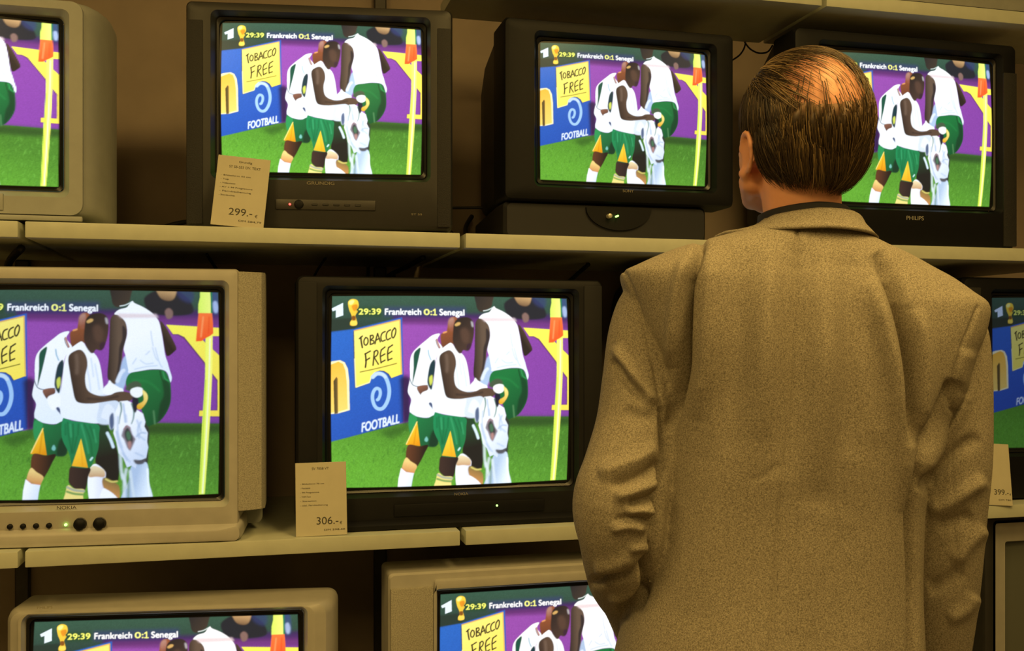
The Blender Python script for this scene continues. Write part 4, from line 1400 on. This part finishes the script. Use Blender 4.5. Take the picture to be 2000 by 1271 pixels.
bm = bmesh.new()
ellipsoid(bm, hp(0, -.006, .020), (.070, .0945, .082), HR)
ellipsoid(bm, hp(0, -.026, -.004), (.066, .068, .072), HR)
ellipsoid(bm, hp(0, .032, -.028), (.062, .060, .076), HR)
ellipsoid(bm, hp(0, .050, -.076), (.046, .042, .036), HR)
ellipsoid(bm, hp(0, .080, -.098), (.020, .014, .014), HR)
capsule(bm, hp(-.052, .010, -.066), hp(-.018, .076, -.096), .018, .014)
capsule(bm, hp(.052, .010, -.066), hp(.018, .076, -.096), .018, .014)
capsule(bm, hp(0, .088, .002), hp(0, .108, -.034), .009, .013)
ellipsoid(bm, hp(-.011, .100, -.036), (.008, .009, .007), HR)
ellipsoid(bm, hp(.011, .100, -.036), (.008, .009, .007), HR)
capsule(bm, hp(-.040, .082, .018), hp(.040, .082, .018), .011, .011)
capsule(bm, hp(-.020, .089, -.062), hp(.020, .089, -.062), .0065, .0065)
capsule(bm, hp(-.017, .087, -.074), hp(.017, .087, -.074), .0075, .0075)
ellipsoid(bm, hp(-.037, .066, -.034), (.014, .018, .016), HR)
ellipsoid(bm, hp(.037, .066, -.034), (.014, .018, .016), HR)
for s in (-1, 1):
    EM = HR @ Matrix.Rotation(s * math.radians(-24), 3, 'Z') @ Matrix.Rotation(math.radians(8), 3, 'X')
    ec = (s * .0690, -.004, -.029)
    for k in range(14):
        a = math.radians(-70 + 250 * k / 13)
        b = math.radians(-70 + 250 * (k + 1) / 13)
        f = lambda a_: hp(ec[0] + s * (.006 + .004 * math.sin(a_)), ec[1] - .016 * math.cos(a_) * 1.0 - .004, ec[2] + .025 * math.sin(a_))
        if k < 13:
            capsule(bm, f(a), f(b), .0045, .0045, 8, 3)
    ellipsoid(bm, hp(ec[0] - s * .001, ec[1], ec[2]), (.006, .014, .024), EM)
    ellipsoid(bm, hp(ec[0] + s * .001, ec[1] + .004, ec[2] - .027), (.006, .009, .009), EM)
# neck and trunk
capsule(bm, hp(0, -.014, -.050), (NCX, .006, lz(470)), .051, .048)
capsule(bm, hp(-.018, -.024, -.060), (NCX - .014, -.006, lz(460)), .034, .032)
capsule(bm, hp(.018, -.024, -.060), (NCX + .014, -.006, lz(460)), .034, .032)
ellipsoid(bm, (lx(1565), 0, lz(700)), (.15, .085, .145))
ellipsoid(bm, (lx(1545), 0, lz(860)), (.13, .085, .18))
ellipsoid(bm, (lx(1520), 0, lz(1150)), (.155, .105, .20))
capsule(bm, (lx(1300), 0, lz(570)), (lx(1830), 0, lz(610)), .040, .040)
for path, r0 in ((LS, .044), (RS, .044)):
    for p, q_ in zip(path, path[1:]):
        capsule(bm, (lx(p[0]), p[2], lz(p[1])), (lx(q_[0]), q_[2], lz(q_[1])), p[3] * KM * .62, q_[3] * KM * .62, 12, 3)
HIPL, HIPR = Vector((lx(1440), .0, lz(1290))), Vector((lx(1600), .0, lz(1290)))
KNL, KNR = Vector((lx(1415), .012, .49)), Vector((lx(1625), .012, .49))
ANL, ANR = Vector((lx(1400), -.01, .085)), Vector((lx(1640), -.01, .085))
for h_, k_, a_ in ((HIPL, KNL, ANL), (HIPR, KNR, ANR)):
    capsule(bm, h_, k_, .082, .055)
    capsule(bm, k_, a_, .052, .036)
    capsule(bm, a_ + Vector((0, -.01, -.04)), a_ + Vector((0, .13, -.055)), .030, .022)


def hand(bm, wrist, fwd, side, palm_n, curl):
    """Palm, four fingers of different length and a thumb; side points to the thumb."""
    w, f, s, n = Vector(wrist), Vector(fwd).normalized(), Vector(side).normalized(), Vector(palm_n).normalized()
    capsule(bm, w - f * .03, w + f * .015, .026, .024, 12, 4)
    for k, (off, L) in enumerate(((.030, .070), (.010, .078), (-.010, .073), (-.029, .058))):
        base = w + f * (.092 - abs(off - .004) * .25) + s * off
        capsule(bm, w + f * .012 + s * off * .62, base, .0135, .0105, 10, 3)
        d, p, r = f.copy(), base, .0090
        for j, frac in enumerate((.45, .32, .25)):
            ang = curl * (.55 if j == 0 else 1.0)
            d = (d * math.cos(ang) + n * math.sin(ang)).normalized()
            p2 = p + d * L * frac
            capsule(bm, p, p2, r, r * .92, 10, 3)
            p, r = p2, r * .92
    tb = w + f * .030 + s * .026
    t1 = tb + (s * .75 + f * .8 + n * .35).normalized() * .036
    t2 = t1 + (s * .25 + f * .95 + n * .45).normalized() * .030
    t3 = t2 + (f * .95 + n * .55 - s * .05).normalized() * .022
    capsule(bm, w + f * .012 + s * .012, tb, .015, .0135, 10, 3)
    capsule(bm, tb, t1, .0125, .0105, 10, 3)
    capsule(bm, t1, t2, .0102, .0095, 10, 3)
    capsule(bm, t2, t3, .0093, .008, 10, 3)


hand(bm, (lx(1862), .070, lz(1425)), (-.02, .10, -1), (-.25, .95, .1), (-.95, -.25, 0), .34)
hand(bm, (lx(1292), .155, lz(1335)), (.35, .30, -1), (.2, .9, .3), (.95, -.2, .2), .45)
me = remeshed(bm, .0036, 7, .5)
me.name = 'body'
body = link('body', me, skin_m, man, 3.3)
HV, HN = coords(me), normals(me)
bm = bmesh.new()
for s in (-1, 1):
    ellipsoid(bm, hp(s * .031, .0815, -.004), (.0115, .0115, .0115), HR, 16, 10)
    eb = from_bm('eye', bm, eye_m, man, 3.3)
    bm = bmesh.new()
    disc_c = hp(s * .031, .0925, -.004)
    ellipsoid(bm, disc_c, (.0052, .0018, .0052), HR, 14, 8)
    from_bm('iris', bm, leather_m, eb, 3.3)
    bm = bmesh.new()
bm.free()

# --- hair ------------------------------------------------------------------------------
hair_m = bpy.data.materials.new('brown_hair')
hair_m.use_nodes = True
b_ = hair_m.node_tree.nodes['Principled BSDF']
at = hair_m.node_tree.nodes.new('ShaderNodeAttribute')
at.attribute_name = 'strand'
hair_m.node_tree.links.new(at.outputs['Color'], b_.inputs['Base Color'])
b_.inputs['Roughness'].default_value = .42
b_.inputs['Specular IOR Level'].default_value = .45

HRi = HR.transposed()
loc = (HV - np.array(HC)) @ np.array(HRi).T           # head-local coordinates of every skin vertex
locn = HN @ np.array(HRi).T


def smooth01(x):
    x = np.clip(x, 0, 1)
    return x * x * (3 - 2 * x)


def hairline(x, y):
    """Lowest hair height for a head-local point: low at the nape, up over the ears, high at the brow."""
    z = np.where(y < -.030, -.047, np.where(y < .0, -.047 + (y + .030) / .030 * .040, np.where(y < .03, -.008, -.008 + (y - .03) / .05 * .095)))
    return z


# the thin spot on the crown
CROWN = np.array([-.012, -.058, .078])


def cover(p):
    d = (p - CROWN) / np.array([.066, .062, .060])
    return smooth01((np.sqrt((d ** 2).sum(1)) - .55) / .75)


on_head = (np.abs(loc[:, 0]) < .085) & (loc[:, 2] > -.12) & (np.linalg.norm(loc - np.array([0, -.004, 0]), axis=1) < .125) & (np.abs(locn[:, 0]) < 1.1)
not_ear = (np.abs(loc[:, 0]) < .0700) | (loc[:, 2] > .012) | (loc[:, 1] < -.032)
above = loc[:, 2] - hairline(loc[:, 0], loc[:, 1])
hairy = on_head & not_ear & (above > 0)

# hair mass: the hairy skin lifted by a few millimetres, thinning towards hairline and crown
lift = smooth01(above / .03) * (.0060 + .0035 * smooth01((.02 - loc[:, 2]) / .06)) * cover(loc)
side_r = smooth01((loc[:, 0] - .02) / .05) * smooth01((-.0 - loc[:, 2] + .03) / .06)
lift = lift + .002 * side_r * smooth01(above / .02)
lift = lift + np.where(hairy, .0012, 0)
jag = .0016 * np.sin(loc[:, 0] * 420 + 2 * np.sin(loc[:, 2] * 90)) * smooth01(lift / .004)
CV = HV + HN * (lift + jag)[:, None]
idx = -np.ones(len(HV), int)
polys = np.zeros(len(me.loops), np.int32)
me.loops.foreach_get('vertex_index', polys)
starts = np.zeros(len(me.polygons), np.int32)
me.polygons.foreach_get('loop_start', starts)
tot = np.zeros(len(me.polygons), np.int32)
me.polygons.foreach_get('loop_total', tot)
cov = cover(loc)
rng = np.random.default_rng(21)
faces = []
for s0, n0 in zip(starts, tot):
    f = polys[s0:s0 + n0]
    if hairy[f].all() and cov[f].mean() > .36:
        faces.append(f)
used = np.unique(np.concatenate(faces))
idx[used] = np.arange(len(used))
capv = CV[used]
capf = [[int(idx[i]) for i in f] for f in faces]
thin = smooth01((cov[used] - .35) / .6)[:, None]
capcol = np.array([.30, .165, .085]) * (1 - thin) + np.array([.042, .027, .014]) * thin
NCAP = len(used)

# strands combed back and down
cand = np.nonzero(hairy)[0]
cen = np.array([0, -.006, .0])
SV, SF, SC = [], [], []


def axes_of(p):
    """Rough head surface: push a head-local point back onto the scalp ellipsoid."""
    e1 = (p - np.array([0, -.006, .020])) / np.array([.070, .0945, .082])
    r1 = np.linalg.norm(e1)
    e2 = (p - np.array([0, -.026, -.004])) / np.array([.066, .068, .072])
    r2 = np.linalg.norm(e2)
    return (r1, e1 / r1 / np.array([.070, .0945, .082])) if r1 < r2 else (r2, e2 / r2 / np.array([.066, .068, .072]))


NST = 8200
for k in range(NST):
    i = cand[rng.integers(len(cand))]
    p = loc[i].copy()
    cv = cov[i]
    if cv < .9 and rng.random() > .08 + .92 * cv ** 1.1:
        continue
    n = locn[i] / np.linalg.norm(locn[i])
    # direction field: back and down, swept from the left temple across to the right at the back
    d = np.array([.25 + .35 * (p[0] < .0), -.75, -.45]) if p[2] > .05 else np.array([.10 + (.45 if p[0] < .01 else -.05), -.30, -1.0])
    if p[1] < -.06:
        d = np.array([.30 if p[0] < .02 else -.02, .05, -1.0])
    if p[2] < -.03:
        d = np.array([.12, .0, -1.0])
    L = rng.uniform(.032, .066) if p[2] > -.02 else rng.uniform(.016, .030)
    steps = 7
    pts = []
    h = lift[i] * rng.uniform(.55, 1.08) + rng.uniform(.0004, .0014)
    q_ = p.copy()
    wob = rng.normal(0, .12, 3)
    for j in range(steps + 1):
        r_, g = axes_of(q_)
        g = g / np.linalg.norm(g)
        base = q_ + g * (1.0 - r_) * .075
        hh = h * (1 if j < steps - 1 else .85)
        pts.append(base + g * (hh + .0012))
        t_ = d + wob * (.4 + .1 * j)
        t_ = t_ - g * t_.dot(g)
        t_ /= np.linalg.norm(t_) + 1e-9
        q_ = base + t_ * L / steps
        # stop the hair at the nape and around the ear
        if q_[2] < -.064 or (q_[1] > -.022 and q_[2] < -.012):
            break
    if len(pts) < 4:
        continue
    tone = rng.random()
    w0 = np.array(HR) @ p + np.array(HC)
    hx_, hy_ = photo_px(w0[None, :])
    hx_, hy_ = hx_[0], hy_[0]
    # a lighter lock combed from the left temple down across the back
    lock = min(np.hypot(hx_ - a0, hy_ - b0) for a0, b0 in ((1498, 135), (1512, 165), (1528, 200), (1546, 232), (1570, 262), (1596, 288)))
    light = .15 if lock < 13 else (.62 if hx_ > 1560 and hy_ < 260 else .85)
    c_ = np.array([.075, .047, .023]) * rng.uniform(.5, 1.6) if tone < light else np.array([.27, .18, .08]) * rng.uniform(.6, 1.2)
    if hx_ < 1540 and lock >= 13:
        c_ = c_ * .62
    w_ = rng.uniform(.00035, .00075)
    m_ = len(pts)
    if lock < 13:
        w_ *= 1.5
    P = np.array(pts)
    for j in range(m_):
        tdir = P[min(j + 1, m_ - 1)] - P[max(j - 1, 0)]
        tdir /= np.linalg.norm(tdir) + 1e-9
        g = P[j] - cen
        g /= np.linalg.norm(g)
        b1 = np.cross(tdir, g)
        b1 /= np.linalg.norm(b1) + 1e-9
        tp = w_ * (1 - .75 * j / (m_ - 1))
        for off in (b1 * tp, g * tp * 1.1, -b1 * tp):
            SV.append(P[j] + off)
            SC.append(c_)
    b0 = len(SV) - 3 * m_
    for j in range(m_ - 1):
        for a_ in range(3):
            b2 = (a_ + 1) % 3
            SF.append((b0 + 3 * j + a_, b0 + 3 * j + b2, b0 + 3 * j + 3 + b2, b0 + 3 * j + 3 + a_))
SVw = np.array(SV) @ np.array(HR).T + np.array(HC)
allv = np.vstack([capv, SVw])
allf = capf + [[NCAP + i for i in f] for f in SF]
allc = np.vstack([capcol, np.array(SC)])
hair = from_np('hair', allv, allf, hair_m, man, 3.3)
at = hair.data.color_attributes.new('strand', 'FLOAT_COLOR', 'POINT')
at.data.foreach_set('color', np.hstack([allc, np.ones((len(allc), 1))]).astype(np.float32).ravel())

# --- trousers and shoes -----------------------------------------------------------------
bm = bmesh.new()
ellipsoid(bm, (lx(1520), .004, lz(1230)), (.165, .118, .13))
for h_, k_, a_ in ((HIPL, KNL, ANL), (HIPR, KNR, ANR)):
    capsule(bm, h_, k_, .098, .078)
    capsule(bm, k_, a_ + Vector((0, .005, -.005)), .078, .068)
me = remeshed(bm, .008, 5, .5)
me.name = 'trousers'
link('trousers', me, trouser_m, man, 3.3)
for a_ in (ANL, ANR):
    bm = bmesh.new()
    rings = []
    for y_, w_, h_ in ((-.075, .022, .05), (-.06, .036, .075), (-.02, .040, .082), (.03, .040, .070), (.08, .046, .052), (.13, .048, .042), (.17, .040, .034), (.195, .018, .022)):
        rings.append([(a_.x + w_ * math.cos(2 * math.pi * k / 20), a_.y + y_, .001 + h_ / 2 + h_ / 2 * max(-1, min(1, 1.15 * math.sin(2 * math.pi * k / 20)))) for k in range(20)])
    loft(bm, rings, True, True)
    from_bm('shoe', bm, leather_m, man, 3.3)
